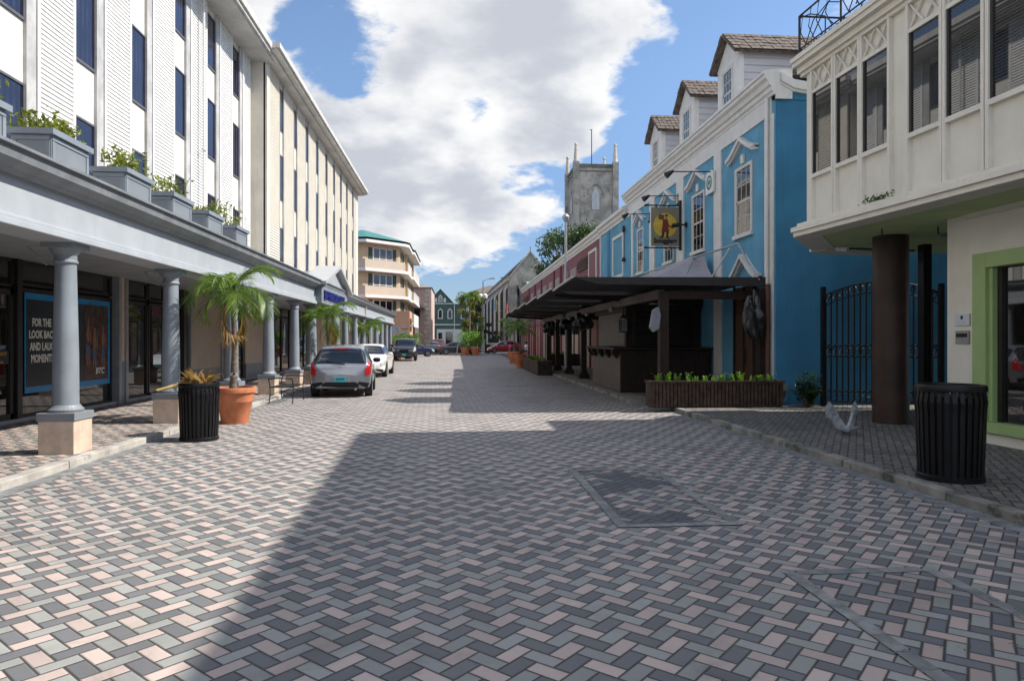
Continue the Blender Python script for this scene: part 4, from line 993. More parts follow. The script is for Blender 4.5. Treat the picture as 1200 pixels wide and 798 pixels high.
g = MB(); g.tube([(6.22,SV,6.08),(7.45,SV,6.08)], .025, 6); g.tube([(6.22,SV,4.68),(7.45,SV,4.68)], .025, 6); g.box(7.36,7.44,SV-.04,SV+.04,4.6,6.25); g.tube([(6.2,SV,6.08),(6.28,SV,6.08)], .038, 6); g.tube([(6.2,SV,4.68),(6.28,SV,4.68)], .038, 6)
for x in (6.6,7.0): g.tube([(x,SV,6.02),(x,SV,6.08)], .03, 6)
part('bracket', g, M_iron, sg)
def arm_lamp(v, z, x1, lab):
    t = thing('arm_lamp', lab, 'wall lamp', (XF,v,z), 0, 'black arm lamps on the blue facade')
    g = MB(); g.tube([(XF-.06,v,z),(x1+.1,v,z-.02)], .016, 6); g.box(XF-.05,XF,v-.05,v+.05,z-.35,z+.08); g.tube([(XF-.05,v,z-.3),(XF-.1,v,z-.3)], .05, 8); part('arm', g, M_iron, t)
    g = MB(); g.tube([(x1+.12,v,z+.0),(x1+.02,v,z-.06),(x1-.1,v,z-.14)], .035, 10, .10); part('lamp_head', g, M_iron, t)
arm_lamp(19.35,6.52,6.15,'black arm lamp on the blue facade just left of the round emblem plaque')
arm_lamp(22.5,6.48,6.35,'black arm lamp on the blue facade above the pub sign')
arm_lamp(25.9,6.50,6.5,'black arm lamp farthest along the blue facade')
t = thing('emblem_plaque', 'small white square plaque with a green round emblem on the pilaster', 'sign', (XF,19.45,6.2))
g = MB(); g.prism([(XF-.12,19.15,5.9),(XF-.12,19.75,5.9),(XF-.12,19.75,6.5),(XF-.12,19.6,6.56),(XF-.12,19.3,6.56),(XF-.12,19.15,6.5)], (.06,0,0)); part('plate', g, mat('plaque_enamel', (.66,.68,.66), .4), t)
g = MB()
def ring(cy,cz,r0,r1,x): 
    n=24; vs=[(x,cy+r*math.cos(2*math.pi*k/n),cz+r*math.sin(2*math.pi*k/n)) for r in (r0,r1) for k in range(n)]
    g.add(vs,[(k,(k+1)%n,n+(k+1)%n,n+k) for k in range(n)])
ring(19.45,6.22,.15,.21,XF-.124); ring(19.45,6.24,.03,.07,XF-.124)
for s_ in (-1,1): g.quad((XF-.124,19.45+s_*.04,6.08),(XF-.124,19.45+s_*.09,6.1),(XF-.124,19.45+s_*.10,6.28),(XF-.124,19.45+s_*.07,6.28))
part('emblem', g, mat('emblem_green', (.01,.12,.08), .5), t)
t = thing('wall_spotlight', 'small black spotlight on the pilaster right of the pub sign', 'wall lamp', (XF,21.7,5.35))
g = MB(); g.box(XF-.08,XF-.02,21.66,21.74,5.3,5.45); g.tube([(XF-.05,21.7,5.38),(XF-.3,21.7,5.36)], .03, 6); part('arm', g, M_iron, t); g = MB(); g.tube([(XF-.28,21.7,5.38),(XF-.5,21.72,5.33)], .07, 10); part('lamp_head', g, M_iron, t)

# ------------------------------------------------------------------ litter bins
def bin_(x, v, z, r, h, lab, grp='slatted black litter bins'):
    t = thing('litter_bin', lab, 'litter bin', (x,v,z), 0, grp)
    n = 30; g = MB()
    for k in range(n):
        a = 2*math.pi*k/n; ca, sa = math.cos(a), math.sin(a); w = 2*math.pi*r/n*.62/2
        prof = [(r*.93,.05),(r*.97,h*.35),(r*1.0,h*.72),(r*1.03,h*.82),(r*.98,h*.93)]
        vs = []; fs = []
        for (rr_, zz) in prof:
            for (dr, s_) in ((0,-1),(0,1),(-.012,1),(-.012,-1)): vs.append((x+ca*(rr_+dr)-sa*w*s_, v+sa*(rr_+dr)+ca*w*s_, z+zz))
        for i in range(len(prof)-1):
            for q in range(4): fs.append((i*4+q,i*4+(q+1)%4,(i+1)*4+(q+1)%4,(i+1)*4+q))
        fs += [(0,1,2,3),(len(vs)-4,len(vs)-3,len(vs)-2,len(vs)-1)]
        g.add(vs, fs)
    part('slats', g, M_black, t)
    g = MB(); g.lathe(x,v,[(r*.90,z+h*.93),(r*1.02,z+h*.93),(r*1.04,z+h*.96),(r*1.0,z+h),(r*.86,z+h),(r*.84,z+h*.94)],36,cap=False); part('rim', g, M_black, t, smooth=True)
    g = MB(); g.lathe(x,v,[(r*.80,z),(r*.97,z),(r*.98,z+.05),(r*.90,z+.07)],36); part('base', g, M_black, t, smooth=True)
    g = MB(); g.lathe(x,v,[(r*.84,z+.06),(r*.86,z+h*.88)],30); part('liner', g, M_blacktrim, t, smooth=True)
    return t
bin_(-4.16,11.45,0,.305,.93,'black slatted litter bin full of dry palm leaves on the left')
bin_(5.40,7.08,.1,.335,1.03,'large black slatted litter bin on the right pavement by the cream wall')
t = bin_(-4.2,60,0,.32,1.0,'black slatted litter bin far off beside the dark pickup','distant litter bins')
t = thing('litter_bin', 'black square litter bin on the far right pavement', 'litter bin', (3.9,86,0))
g = MB(); g.box(3.55,4.25,85.7,86.3,0,1.05); part('body', g, M_black, t, bevel=.03); g = MB(); g.box(3.5,4.3,85.65,86.35,1.05,1.12); part('lid', g, M_black, t)
# dead fronds in the near bin
g = MB()
for k in range(46):
    a = rnd.uniform(0,6.28); ln = rnd.uniform(.1,.34); h_ = rnd.uniform(.05,.28); p0 = Vector((-4.16+rnd.gauss(0,.07),11.45+rnd.gauss(0,.07),.9)); p1 = p0+Vector((math.cos(a)*ln,math.sin(a)*ln,h_)); m_ = (p0+p1)/2+Vector((0,0,.06)); s_ = Vector((-math.sin(a),math.cos(a),0))*.014
    g.add([p0-s_,p0+s_,m_+s_,p1,m_-s_], [(0,1,2,3,4)])
o = solo('dry_palm_leaves', g, LF_dry, 'heap of dry brown palm leaves in the left litter bin', 'dead leaves', (-4.16,11.45,.9))
g = MB(); g.tube([(-4.25,11.4,.95),(-4.45,11.32,.9),(-4.72,11.2,.82)], .03, 8, .02); solo('palm_stalk', g, mat('stalk_yellow', (.50,.36,.12), .6, .2, 6), 'cut yellow palm stalk sticking out of the left litter bin', 'palm stalk', (-4.16,11.45,.92), smooth=True)

# ------------------------------------------------------------------ pots and palms
def pot(x, v, z, r, h, lab, grp='terracotta pots along the street'):
    t = thing('terracotta_pot', lab, 'plant pot', (x,v,z), 0, grp)
    g = MB(); g.lathe(x,v,[(r*.62,z),(r*.70,z+h*.3),(r*.71,z+h*.31),(r*.73,z+h*.33),(r*.80,z+h*.58),(r*.82,z+h*.59),(r*.83,z+h*.62),(r*.90,z+h*.84)],36); part('body', g, M_terra, t, smooth=True)
    g = MB(); g.lathe(x,v,[(r*.90,z+h*.84),(r*.98,z+h*.86),(r*1.0,z+h*.97),(r*.98,z+h),(r*.90,z+h),(r*.88,z+h*.9)],36,cap=False); part('rim', g, M_terra, t, smooth=True)
    g = MB(); g.lathe(x,v,[(r*.86,z+h*.80),(r*.9,z+h*.91)],24); part('soil', g, M_soil, t)
    return t
def palm(x, v, z0, th, fl_, n, lab, seed, tr=.06, droop=1.0, grp='potted palms'):
    rr = random.Random(seed)
    t = thing('palm_tree', lab, 'palm tree', (x,v,z0), 0, grp)
    tx, ty = x+rr.uniform(-.08,.08), v
    pts = [(x+(tx-x)*q+.04*math.sin(q*3), ty, z0+th*q) for q in [k/12 for k in range(13)]]
    g = MB(); vs = []
    g.tube(pts, tr*1.35, 10, tr*.75)
    for k in range(1,18): 
        q = k/18; p_ = pts[int(q*12)]; rr2 = tr*1.35+(tr*.75-tr*1.35)*q
        g.lathe(x+(tx-x)*q+.04*math.sin(q*3), ty, [(rr2*.98,z0+th*q),(rr2*1.08,z0+th*q+.01),(rr2*.98,z0+th*q+.03)], 10, cap=False)
    part('trunk', g, M_trunk, t, smooth=True)
    g = MB(); g.tube([(pts[-1][0],ty,z0+th),(pts[-1][0],ty,z0+th+.18*fl_),(pts[-1][0]+.02,ty,z0+th+.4*fl_)], tr*.7, 8, tr*.35)
    part('crownshaft', g, mat('crownshaft_green', (.14,.20,.05), .5, .15, 9), t, smooth=True)
    top_ = Vector((pts[-1][0],ty,z0+th+.22*fl_)); g = gg = MB(); gd = MB()
    for f in range(n):
        az = 2*math.pi*f/n*1.0+rr.uniform(-.25,.25); el = rr.uniform(.15,1.25) if f > 1 else 1.45
        if seed in (11,12) and f in (2,8): el = -.8
        L = fl_*rr.uniform(.8,1.1); d = Vector((math.cos(az),math.sin(az),0)); p_ = Vector(top_); e = el
        path = [Vector(p_)]; K = 16
        for k in range(K):
            e -= droop*(.06+.12*k/K)*rr.uniform(.85,1.15); p_ = p_+(d*math.cos(e)+Vector((0,0,math.sin(e))))*L/K; path.append(Vector(p_))
        g = gd if (seed in (11,12) and f in (2,8)) else gg
        g.tube(path, .011, 4, .003)
        side = Vector((-d.y,d.x,0))
        for k in range(2, K+1):
            for sub in (0,.33,.66):
                if k == K and sub: continue
                p0 = path[k].lerp(path[min(k+1,K)], sub); tn = (path[min(k+1,K)]-path[k-1]).normalized()
                q = (k+sub)/K; ll = fl_*.44*(math.sin(math.pi*(q*.86+.09))**.6)*rr.uniform(.75,1.1)
                for s_ in (-1,1):
                    dv = (side*s_*.62+tn*.75+Vector((0,0,-.05-.30*rr.random()))).normalized(); m_ = p0+dv*ll*.5+Vector((0,0,.03*ll)); tip = p0+dv*ll+Vector((0,0,-.10*ll)); w = tn.cross(dv).cross(dv).normalized()*ll*.026
                    g.add([p0, m_+w, tip, m_-w], [(0,1,2,3)])
    part('crown', gg, LF_palm, t)
    if gd.v: part('dead_fronds', gd, LF_dry, t)
    return t
pot(-4.32,13.75,0,.40,.70,'large terracotta pot holding the tall palm behind the left litter bin')
palm(-4.36,13.75,.62,1.62,1.15,16,'tall potted palm with drooping fronds behind the left litter bin',11,.055,1.25)
pot(-4.55,24.6,0,.45,.75,'terracotta pot half hidden left of the silver hatchback')
palm(-4.55,24.6,.65,1.35,1.35,15,'bushy potted palm behind the silver hatchback',12,.06,1.2)
pot(-4.72,37.5,0,.45,.75,'terracotta pot hidden behind the white sedan')
palm(-4.72,37.5,.65,1.3,1.2,14,'potted palm behind the white sedan beside the arcade',13,.06,1.1)
pot(-4.9,58.6,0,.45,.7,'terracotta pot behind the dark pickup, left one'); palm(-4.9,58.6,.6,.7,1.3,13,'low potted palm in front of the mural, left one',14,.06,1.1)
pot(-4.1,62.6,0,.45,.7,'terracotta pot behind the dark pickup, right one'); palm(-4.1,62.6,.6,.7,1.3,13,'low potted palm in front of the mural, right one',15,.06,1.1)
pot(3.72,39.9,0,.38,.80,'terracotta pot next to the slatted planters'); palm(3.72,39.9,.7,1.2,1.3,13,'dark green potted palm next to the slatted planters',16,.06,1.0)
pot(4.0,47.6,0,.46,.84,'wider terracotta pot behind the one next to the planters'); palm(4.0,47.6,.7,1.5,1.5,13,'potted palm in the wider pot farther along the terrace',17,.06,.9)
pot(.95,74,0,.55,.85,'left of two terracotta pots where the street ends'); pot(2.05,74,0,.6,.85,'right of two terracotta pots where the street ends')
for k,(x,sd) in enumerate(((1.0,21),(2.1,22))):
    t = thing('potted_bush', ('bright leafy bush in the left pot where the street ends','bright leafy bush in the right pot where the street ends')[k], 'bush', (x,74,.75))
    g = MB(); g.tube([(x,74,.7),(x+.05,74,1.6)], .04, 6); part('stem', g, M_bark, t)
    rr = random.Random(sd); g = MB(); leaf_quads(g, [(x+rr.gauss(0,.42),74+rr.gauss(0,.4),1.75+rr.gauss(0,.42)) for _ in range(900)], .10, rr=rr); part('leaves', g, LF_bright, t)
# shrub against the blue side wall
t = thing('shrub', 'glossy dark green shrub against the deep blue side wall', 'shrub', (8.0,15.0,.1))
rr = random.Random(31); g = MB(); gl = MB()
for k in range(60):
    a = rr.uniform(0,6.28); r_ = rr.uniform(.05,.42); h_ = rr.uniform(.15,.78); b0 = Vector((8.0+rr.gauss(0,.06),15.0+rr.gauss(0,.04),.1)); tp = b0+Vector((math.cos(a)*r_,math.sin(a)*r_*.6,h_))
    g.tube([b0,(b0+tp)/2+Vector((0,0,.05)),tp], .006, 4)
    for _ in range(20):
        c = b0.lerp(tp, rr.uniform(.45,1.05)); az = rr.uniform(0,6.28); el = rr.uniform(-.3,.8); d = Vector((math.cos(az)*math.cos(el),math.sin(az)*math.cos(el),math.sin(el))); L = rr.uniform(.07,.12); s_ = Vector((-d.y,d.x,0)).normalized()*L*.2
        gl.add([c,c+d*L*.45+s_,c+d*L,c+d*L*.45-s_], [(0,1,2,3)])
part('stems', g, M_bark, t); part('leaves', gl, LF_bush, t)
t = thing('wall_outlet', 'grey conduit box and curved pipe low on the blue wall', 'conduit', (7.72,15.5,.3))
g = MB(); g.box(7.64,7.78,15.48,15.57,.42,.58); part('box', g, M_plg, t); g = MB(); g.tube([(7.74,15.5,.46),(7.75,15.48,.3),(7.68,15.46,.2),(7.55,15.45,.16)], .02, 6); part('pipe', g, M_plg, t)

# ------------------------------------------------------------------ bench
t = thing('bench', 'small black wrought iron backless bench by the left kerb', 'bench', (-4.45,18.4,0))
g = MB()
for k in range(7): g.tube([(-4.72+.09*k,17.85,.42),(-4.72+.09*k,18.95,.42)], .014, 5)
g.tube([(-4.74,17.85,.42),(-4.16,17.85,.42)], .016, 5); g.tube([(-4.74,18.95,.42),(-4.16,18.95,.42)], .016, 5); part('seat', g, M_iron, t)
for v in (17.85,18.95):
    s_ = -1 if v < 18.4 else 1
    g = MB()
    for x in (-4.74,-4.16): g.tube([(x,v+s_*.1,0),(x,v,.22),(x,v,.42),(x,v+s_*.08,.55),(x,v+s_*.16,.64)], .015, 6)
    g.tube([(-4.74,v+s_*.16,.64),(-4.45,v+s_*.17,.66),(-4.16,v+s_*.16,.64)], .018, 6); g.tube([(-4.74,v,.2),(-4.45,v,.34),(-4.16,v,.2)], .01, 5); part('end_frame', g, M_iron, t)

# ------------------------------------------------------------------ cars
def cat_(p0,p1,p2,p3,t): return tuple(.5*((2*b)+(-a+c)*t+(2*a-5*b+4*c-d)*t*t+(-a+3*b-3*c+d)*t**3) for a,b,c,d in zip(p0,p1,p2,p3))
def paint(name, col, metal=0, rough=.35): return mat(name, col, rough, .03, 2, metal=metal, coat=.9)
CARS = {
 'hatch': dict(st=[(-1.95,.42,.60,.64,.42,.34),(-1.89,.27,.84,.90,.765,.66),(-1.74,.24,.96,1.12,.825,.63),(-1.50,.22,.98,1.385,.845,.575),(-1.05,.2,.97,1.455,.848,.585),(-.2,.2,.93,1.475,.848,.60),(.35,.2,.91,1.40,.848,.57),(1.02,.2,.90,.99,.848,.68),(1.5,.22,.80,.85,.83,.64),(1.85,.25,.62,.68,.74,.55),(1.95,.36,.48,.5,.45,.36)],
   rear=(1.25,2.92,4.72), front=(5.9,7.0,4.7), side=(3.05,6.7), tail=(.72,2.1,3.25,4.45), head=(8.3,9.25,3.3,4.4), wb=(-1.28,1.22), wr=.30, L=1.95),
 'sedan': dict(st=[(-2.42,.45,.66,.7,.48,.38),(-2.33,.28,.92,.98,.83,.68),(-1.9,.24,.98,1.06,.89,.72),(-1.45,.22,.98,1.12,.91,.66),(-.85,.2,.97,1.38,.915,.58),(-.1,.2,.95,1.44,.915,.60),(.45,.2,.93,1.37,.915,.58),(1.15,.2,.92,.99,.915,.72),(1.8,.22,.82,.87,.90,.70),(2.25,.25,.66,.72,.82,.62),(2.42,.38,.5,.53,.48,.38)],
   rear=(3.05,3.95,4.8), front=(6.05,7.0,4.75), side=(3.4,6.75), tail=(.6,1.5,3.2,4.3), head=(8.4,9.3,3.3,4.3), wb=(-1.5,1.5), wr=.34, L=2.42),
 'suv': dict(st=[(-2.36,.5,.78,.84,.6,.5),(-2.3,.34,1.1,1.2,.90,.74),(-2.15,.32,1.16,1.66,.93,.72),(-1.7,.3,1.16,1.74,.94,.74),(-.4,.3,1.15,1.76,.94,.75),(.35,.3,1.14,1.68,.94,.72),(.95,.3,1.13,1.18,.94,.80),(1.6,.3,1.08,1.14,.93,.80),(2.2,.32,.98,1.04,.88,.76),(2.36,.5,.7,.74,.62,.5)],
   rear=(1.15,2.0,4.75), front=(5.1,6.0,4.7), side=(2.3,5.6), tail=(.6,1.2,3.2,4.4), head=(7.6,8.6,3.4,4.5), wb=(-1.4,1.45), wr=.38, L=2.36)}
def car(kind, lab, cat, loc, rz, pm, pl=None, grp=None, mirrors=True, detail=True):
    C = CARS[kind]; st = C['st']; N = len(st)
    def ring_(s):
        s = min(max(s, 0), N-1.0001); i = int(s); f = s-i; q = [st[min(max(k,0),N-1)] for k in (i-1,i,i+1,i+2)]
        y, zb, zl, zt, hw, ht = cat_(*q, f)
        return y, [(0,zb),(.8*hw,zb),(.975*hw,zb+.14*(zl-zb)),(hw,zb+.52*(zl-zb)),(.975*hw,zl),(ht+.02,zl+.86*(zt-zl)),(.78*ht,zt),(0,zt+.015)]
    def S(s, r, sd=1):
        y, P_ = ring_(s); i = min(int(r), 6); f = r-i; q = [P_[min(max(k,0),7)] for k in (i-1,i,i+1,i+2)]
        if i in (0,): x, z = P_[0][0]+(P_[1][0]-P_[0][0])*f, P_[0][1]
        elif i == 4: x, z = P_[4][0]+(P_[5][0]-P_[4][0])*f, P_[4][1]+(P_[5][1]-P_[4][1])*f
        else: x, z = cat_(*q, f)
        return Vector((max(x,0)*sd, y, z))
    def nrm(s, r, sd):
        e = .03; a = S(s+e,r,sd)-S(s-e,r,sd); b = S(s,min(r+e,7),sd)-S(s,r-e,sd); n_ = a.cross(b)
        c = S(s,r,sd)-Vector((0,S(s,r,sd).y*.8,.7))
        if n_.length < 1e-7: return Vector((0,0,1))
        n_.normalize(); return n_ if n_.dot(c) > 0 else -n_
    def patch_(s0,s1,r0,r1,sides,off,ns=8,nr=8,skew=0):
        g = MB()
        for sd in sides:
            vs = []; fs = []
            for i in range(ns+1):
                for j in range(nr+1):
                    s = s0+(s1-s0)*i/ns; r = r0+(r1-r0)*j/nr; s2 = s+skew*(j/nr-.5); vs.append(S(s2,r,sd)+nrm(s2,r,sd)*off)
            for i in range(ns):
                for j in range(nr): k = i*(nr+1)+j; fs.append((k,k+1,k+nr+2,k+nr+1))
            g.add(vs, fs)
        return g
    t = thing('parked_car', lab, cat, loc, rz, grp)
    g = MB(); ss = [i/5 for i in range((N-1)*5+1)]; rs = [0,.5,1,1.5,2,2.33,2.66,3,3.33,3.66,4,4.33,4.66,5,5.33,5.66,6,6.5,7]; vs = []; fs = []
    ringr = [(r,1) for r in rs] + [(r,-1) for r in rs[-2:0:-1]]; n = len(ringr)
    for s in ss: vs += [S(s,r,sd) for r,sd in ringr]
    for i in range(len(ss)-1):
        for k in range(n): fs.append((i*n+k,i*n+(k+1)%n,(i+1)*n+(k+1)%n,(i+1)*n+k))
    fs += [tuple(range(n)), tuple(range((len(ss)-1)*n, len(ss)*n))[::-1]]; g.add(vs, fs)
    body = part('body', g, pm, t, smooth=True, local=True)
    a,b,c = C['front']; part('windscreen', patch_(a,b,c,7,(1,-1),.006), GL_car, t, smooth=True, local=True)
    a,b,c = C['rear']; part('rear_window', patch_(a,b,c,7,(1,-1),.006), GL_car, t, smooth=True, local=True)
    a,b = C['side']; m1 = a+(b-a)*.5
    for sd in (1,-1):
        part('side_window', patch_(a,m1-.06,4.12,4.92,(sd,),.005), GL_car, t, smooth=True, local=True)
        part('side_window', patch_(m1+.06,b,4.12,4.92,(sd,),.005,skew=-.35), GL_car, t, smooth=True, local=True)
        a2,b2,c2,d2 = C['tail']; part('tail_light', patch_(a2,b2,c2,d2,(sd,),.010), M_red, t, smooth=True, local=True)
        a2,b2,c2,d2 = C['head']; part('headlight', patch_(a2,b2,c2,d2,(sd,),.008), M_lens, t, smooth=True, local=True)
        for yw in C['wb']:
            hw = st[5][4]; r = C['wr']; g = MB()
            def ringx(prof, nn=28):
                vs = []; fs = []
                for (rr_, xx) in prof: vs += [(xx*sd, yw+rr_*math.cos(2*math.pi*k/nn), r+rr_*math.sin(2*math.pi*k/nn)) for k in range(nn)]
                for i in range(len(prof)-1):
                    for k in range(nn): fs.append((i*nn+k,i*nn+(k+1)%nn,(i+1)*nn+(k+1)%nn,(i+1)*nn+k))
                fs += [tuple(range(nn)), tuple(range((len(prof)-1)*nn,len(prof)*nn))]; g.add(vs, fs)
            ringx([(r*.6,hw-.21),(r*.97,hw-.20),(r,hw-.17),(r,hw-.03),(r*.96,hw+.008),(r*.70,hw+.016)]); w = part('wheel', g, M_rubber, t, smooth=True, local=True)
            g = MB(); ringx([(r*.68,hw-.02),(r*.68,hw+.016),(r*.62,hw+.018),(r*.6,hw-.03)])
            for k in range(5):
                a_ = 2*math.pi*k/5; ca, sa = math.cos(a_), math.sin(a_)
                g.prism([((hw+.004)*sd, yw+ca*.03-sa*.03, r+sa*.03+ca*.03), ((hw+.004)*sd, yw+ca*.03+sa*.03, r+sa*.03-ca*.03), ((hw+.004)*sd, yw+ca*r*.62+sa*.022, r+sa*r*.62-ca*.022), ((hw+.004)*sd, yw+ca*r*.62-sa*.022, r+sa*r*.62+ca*.022)], (.014*sd,0,0))
            part('rim', g, M_rim, w, smooth=True, local=True)
            g = MB(); nn = 20; R1 = r+.055
            vs = [((hw+.006)*sd, yw+R1*math.cos(math.pi*k/nn), r*.95+R1*math.sin(math.pi*k/nn)) for k in range(nn+1)]; vs2 = [((hw-.25)*sd, p[1], p[2]) for p in vs]
            g.add(vs, [tuple(range(nn+1))]); part('wheel_arch', g, M_blacktrim, t, local=True)
        if mirrors:
            ym = S(a,4.1,sd); yb = C['front'][0]+.75; q = S(yb,4.0,sd); g = MB(); g.lathe(0,0,[(.01,-.5),(.75,-.42),(1,-.1),(1,.2),(.7,.45),(.01,.5)],14); g.xf(Matrix.Translation((q.x+sd*.10,q.y-.08,q.z+.08)) @ Matrix.Diagonal((.12,.06,.15,1))); part('wing_mirror', g, M_blacktrim if kind!='sedan' else pm, t, local=True, smooth=True)
    L = C['L']
    part('rear_skirt', patch_(.3,1.15,1.3,2.35,(1,-1),.008), M_blacktrim, t, smooth=True, local=True)
    g = MB(); g.prism([(-.55,-L+.10,.25),(.55,-L+.10,.25),(.48,-L-.012,.33),(.4,-L-.02,.37),(-.4,-L-.02,.37),(-.48,-L-.012,.33)], (0,0,.07)); part('diffuser', g, M_blacktrim, t, local=True)
    part('front_skirt', patch_(N-2.15,N-1.3,1.3,2.35,(1,-1),.008), M_blacktrim, t, smooth=True, local=True)
    g = MB()
    pz = {'hatch':.52,'sedan':.72,'suv':.75}[kind]; g.box(-.16,.16,-L-.03,-L+.02,pz-.075,pz+.075); 
    if kind != 'hatch': g.box(-.16,.16,L-.02,L+.035,.44,.58)
    p_ = part('number_plate', g, M_plate, t, local=True)
    g = MB(); 
    for k in range(6): g.box(-.11+k*.038,-.11+k*.038+.022,-L-.032,-L-.03,pz-.02,pz+.035)
    part('plate_characters', g, M_dkframe, p_, local=True)
    if kind == 'hatch':
        g = MB(); g.box(-.24,.24,-L-.018,-L+.06,.50-.085,.50+.10); part('plate_recess', g, mat('recess_grey',(.25,.26,.28),.4), t, local=True, bevel=.01)
        g = MB(); c = S(2.85,7,1); g.box(-.2,.2,c.y-.05,c.y+.12,c.z-.02,c.z+.03); part('brake_light', g, M_red, t, local=True)
        g = MB(); c1 = S(1.05,6.6,1); c2 = S(1.3,6.2,-1); g.tube([(0.12,c1.y-.03,c1.z+.02),(-.15,c2.y-.03,c2.z+.0),(-.38,c2.y-.0,c2.z+.06)], .014, 5); part('wiper', g, M_blacktrim, t, local=True)
        g = MB(); g.tube([(.42,-L+.1,.24),(.42,-L-.03,.24)], .035, 10); part('exhaust', g, M_rim, t, local=True)
        g = MB(); g.add([(.06*math.cos(k*math.pi/8),-L-.0-.002,.80+.045*math.sin(k*math.pi/8)) for k in range(16)],[tuple(range(16))]); g.xf(Matrix.Translation((0,.035,0))); part('badge', g, M_rim, t, local=True)
        g = MB(); g.tube([(0,-.9,1.46),(0,-1.15,1.62)], .006, 4); part('aerial', g, M_blacktrim, t, local=True)
    else:
        g = MB(); g.box(-.36,.36,L-.06,L+.012,.44 if kind=='sedan' else .66,.60 if kind=='sedan' else .92); part('grille', g, M_blacktrim, t, local=True, bevel=.02)
    return t
P_silver = paint('silver_paint', (.25,.26,.285), .6, .32); P_white = paint('white_car_paint', (.78,.77,.74)); P_blk = paint('black_car_paint', (.008,.008,.010))
P_slate = paint('slate_car_paint', (.03,.035,.045), .3); P_redc = paint('red_car_paint', (.28,.02,.02)); P_blu = paint('blue_car_paint', (.01,.02,.07))
CG = 'cars parked along the street'
car('hatch','silver hatchback seen from behind with an aqua number plate','car',(-3.42,21.45,0),R(4.9),P_silver,grp=CG)
car('sedan','white sedan facing the camera behind the silver hatchback','car',(-4.0,32.2,0),math.pi,P_white,grp=CG)
car('suv','dark slate pickup facing the camera behind the white sedan','car',(-4.15,55.8,0),math.pi+R(2),P_slate,grp=CG)
car('sedan','black sedan standing side on where the street ends','car',(.3,76.6,0),R(-86),P_blk,grp=CG)
car('sedan','dark car seen from behind in the queue past the mural','car',(-2.6,79.5,0),R(0),P_blk,grp=CG)
car('suv','pale car with red lights at the head of the far queue','car',(-2.4,86.5,0),R(0),P_redc,grp=CG)
car('hatch','blue car mostly hidden by the far litter bin','car',(-4.2,69.5,0),R(-80),P_blu,grp=CG)
car('hatch','red hatchback parked across behind the terrace tables','car',(5.6,81,0.1),R(95),P_redc,grp=CG)

# ------------------------------------------------------------------ pigeon taking off
g = MB(); n = 14; prof = [(.004,0),(.018,.02),(.026,.05),(.024,.075),(.036,.10),(.05,.15),(.052,.20),(.042,.26),(.026,.31),(.02,.36),(.022,.42),(.004,.43)]; vs=[]; fs=[]
for r_, a in prof: vs += [(r_*math.cos(2*math.pi*k/n)*(1.0 if a<.3 else 1.5), a, r_*math.sin(2*math.pi*k/n)*(1 if a<.3 else .35)+.05*(.0 if a>.1 else (.1-a)*6)) for k in range(n)]
for i in range(len(prof)-1):
    for k in range(n): fs.append((i*n+k,i*n+(k+1)%n,(i+1)*n+(k+1)%n,(i+1)*n+k))
g.add(vs, fs)
QI = Matrix.Rotation(R(62),3,'Z')          # wing directions below are given in street axes, then turned into the body's
for aw_, bw_, ks in (((-.50,.05,.86),(-.85,.0,-.20),1.0),((.42,.15,.88),(.80,.25,.05),.8)):
    A_ = QI @ Vector(aw_).normalized(); B_ = QI @ Vector(bw_).normalized(); sd = -1 if ks == 1 else 1; sh = Vector((sd*.025,.17,.03)); wr_ = sh+A_*.14; g.tube([sh-A_*.03, sh+A_*.06, wr_, wr_+A_*.05], .024, 8, .010)
    def feather(p0, d, L, w):
        n_ = A_.cross(B_).normalized(); e = d.cross(n_).normalized()*w
        g.prism([p0-e*.7, p0+d*L*.6-e, p0+d*L*.93-e*.6, p0+d*L, p0+d*L*.93+e*.6, p0+d*L*.6+e, p0+e*.7], n_*.003)
    for i in range(9): feather(sh+A_*.14*i/8+A_.cross(B_)*.002*i, (B_*.9+A_*.25).normalized(), .12*ks, .020)
    for i in range(10): q = i/9; feather(wr_+A_*.02*q+A_.cross(B_)*.002*i, (B_*(1-q)*.9+A_*(.35+.7*q)).normalized(), (.15+.06*q)*ks, .018)
Mx = Matrix.Translation((6.02,10.35,.17)) @ Matrix.Rotation(R(-62),4,'Z') @ Matrix.Rotation(R(4),4,'X')
g.xf(Mx @ Matrix.Scale(1.35,4))
solo('pigeon', g, mat('pigeon_grey', (.30,.31,.34), .6, .5, 9), 'grey and white pigeon with raised wings over the right pavement', 'pigeon', (6.15,10.35,.2), smooth=True)

# ------------------------------------------------------------------ distance, left
pb = thing('apartment_building', 'peach apartment block with white balconies, dark shutters and teal roof', 'building', (-9,80,0))
FA, FB = Vector((-9.9,73.2,0)), Vector((-6.3,76.6,0))       # the canted front
FD = (FB-FA).normalized(); FN = Vector((FD.y,-FD.x,0))
def fp(q, off, z): p_ = FA+FD*q+FN*off; return (p_.x, p_.y, z)
FL = (FB-FA).length
def fbx(mb, q0, q1, o0, o1, z0, z1): mb.prism([fp(q0,o0,z0),fp(q1,o0,z0),fp(q1,o1,z0),fp(q0,o1,z0)], (0,0,z1-z0)); return mb
g = MB(); g.prism([fp(0,0,0),fp(FL,0,0),(-6.15,83,0),(-5.9,83,0),(-5.9,95,0),(-16,95,0),(-16,74.5,0)], (0,0,12.2)); part('wall', g, M_peach, pb)
M_slabw = mat('balcony_white', (.66,.64,.62), .6, .05, 2)
fz = [3.6,6.4,9.2]
def outline(e, z): return [fp(-.2,e,z),fp(FL+.1,e,z),(-6.15+e,76.9,z),(-6.15+e,82.8,z),(-5.9+e,83,z),(-5.9+e,95.3,z),(-16,95.3,z),(-16,74.5-e,z)]
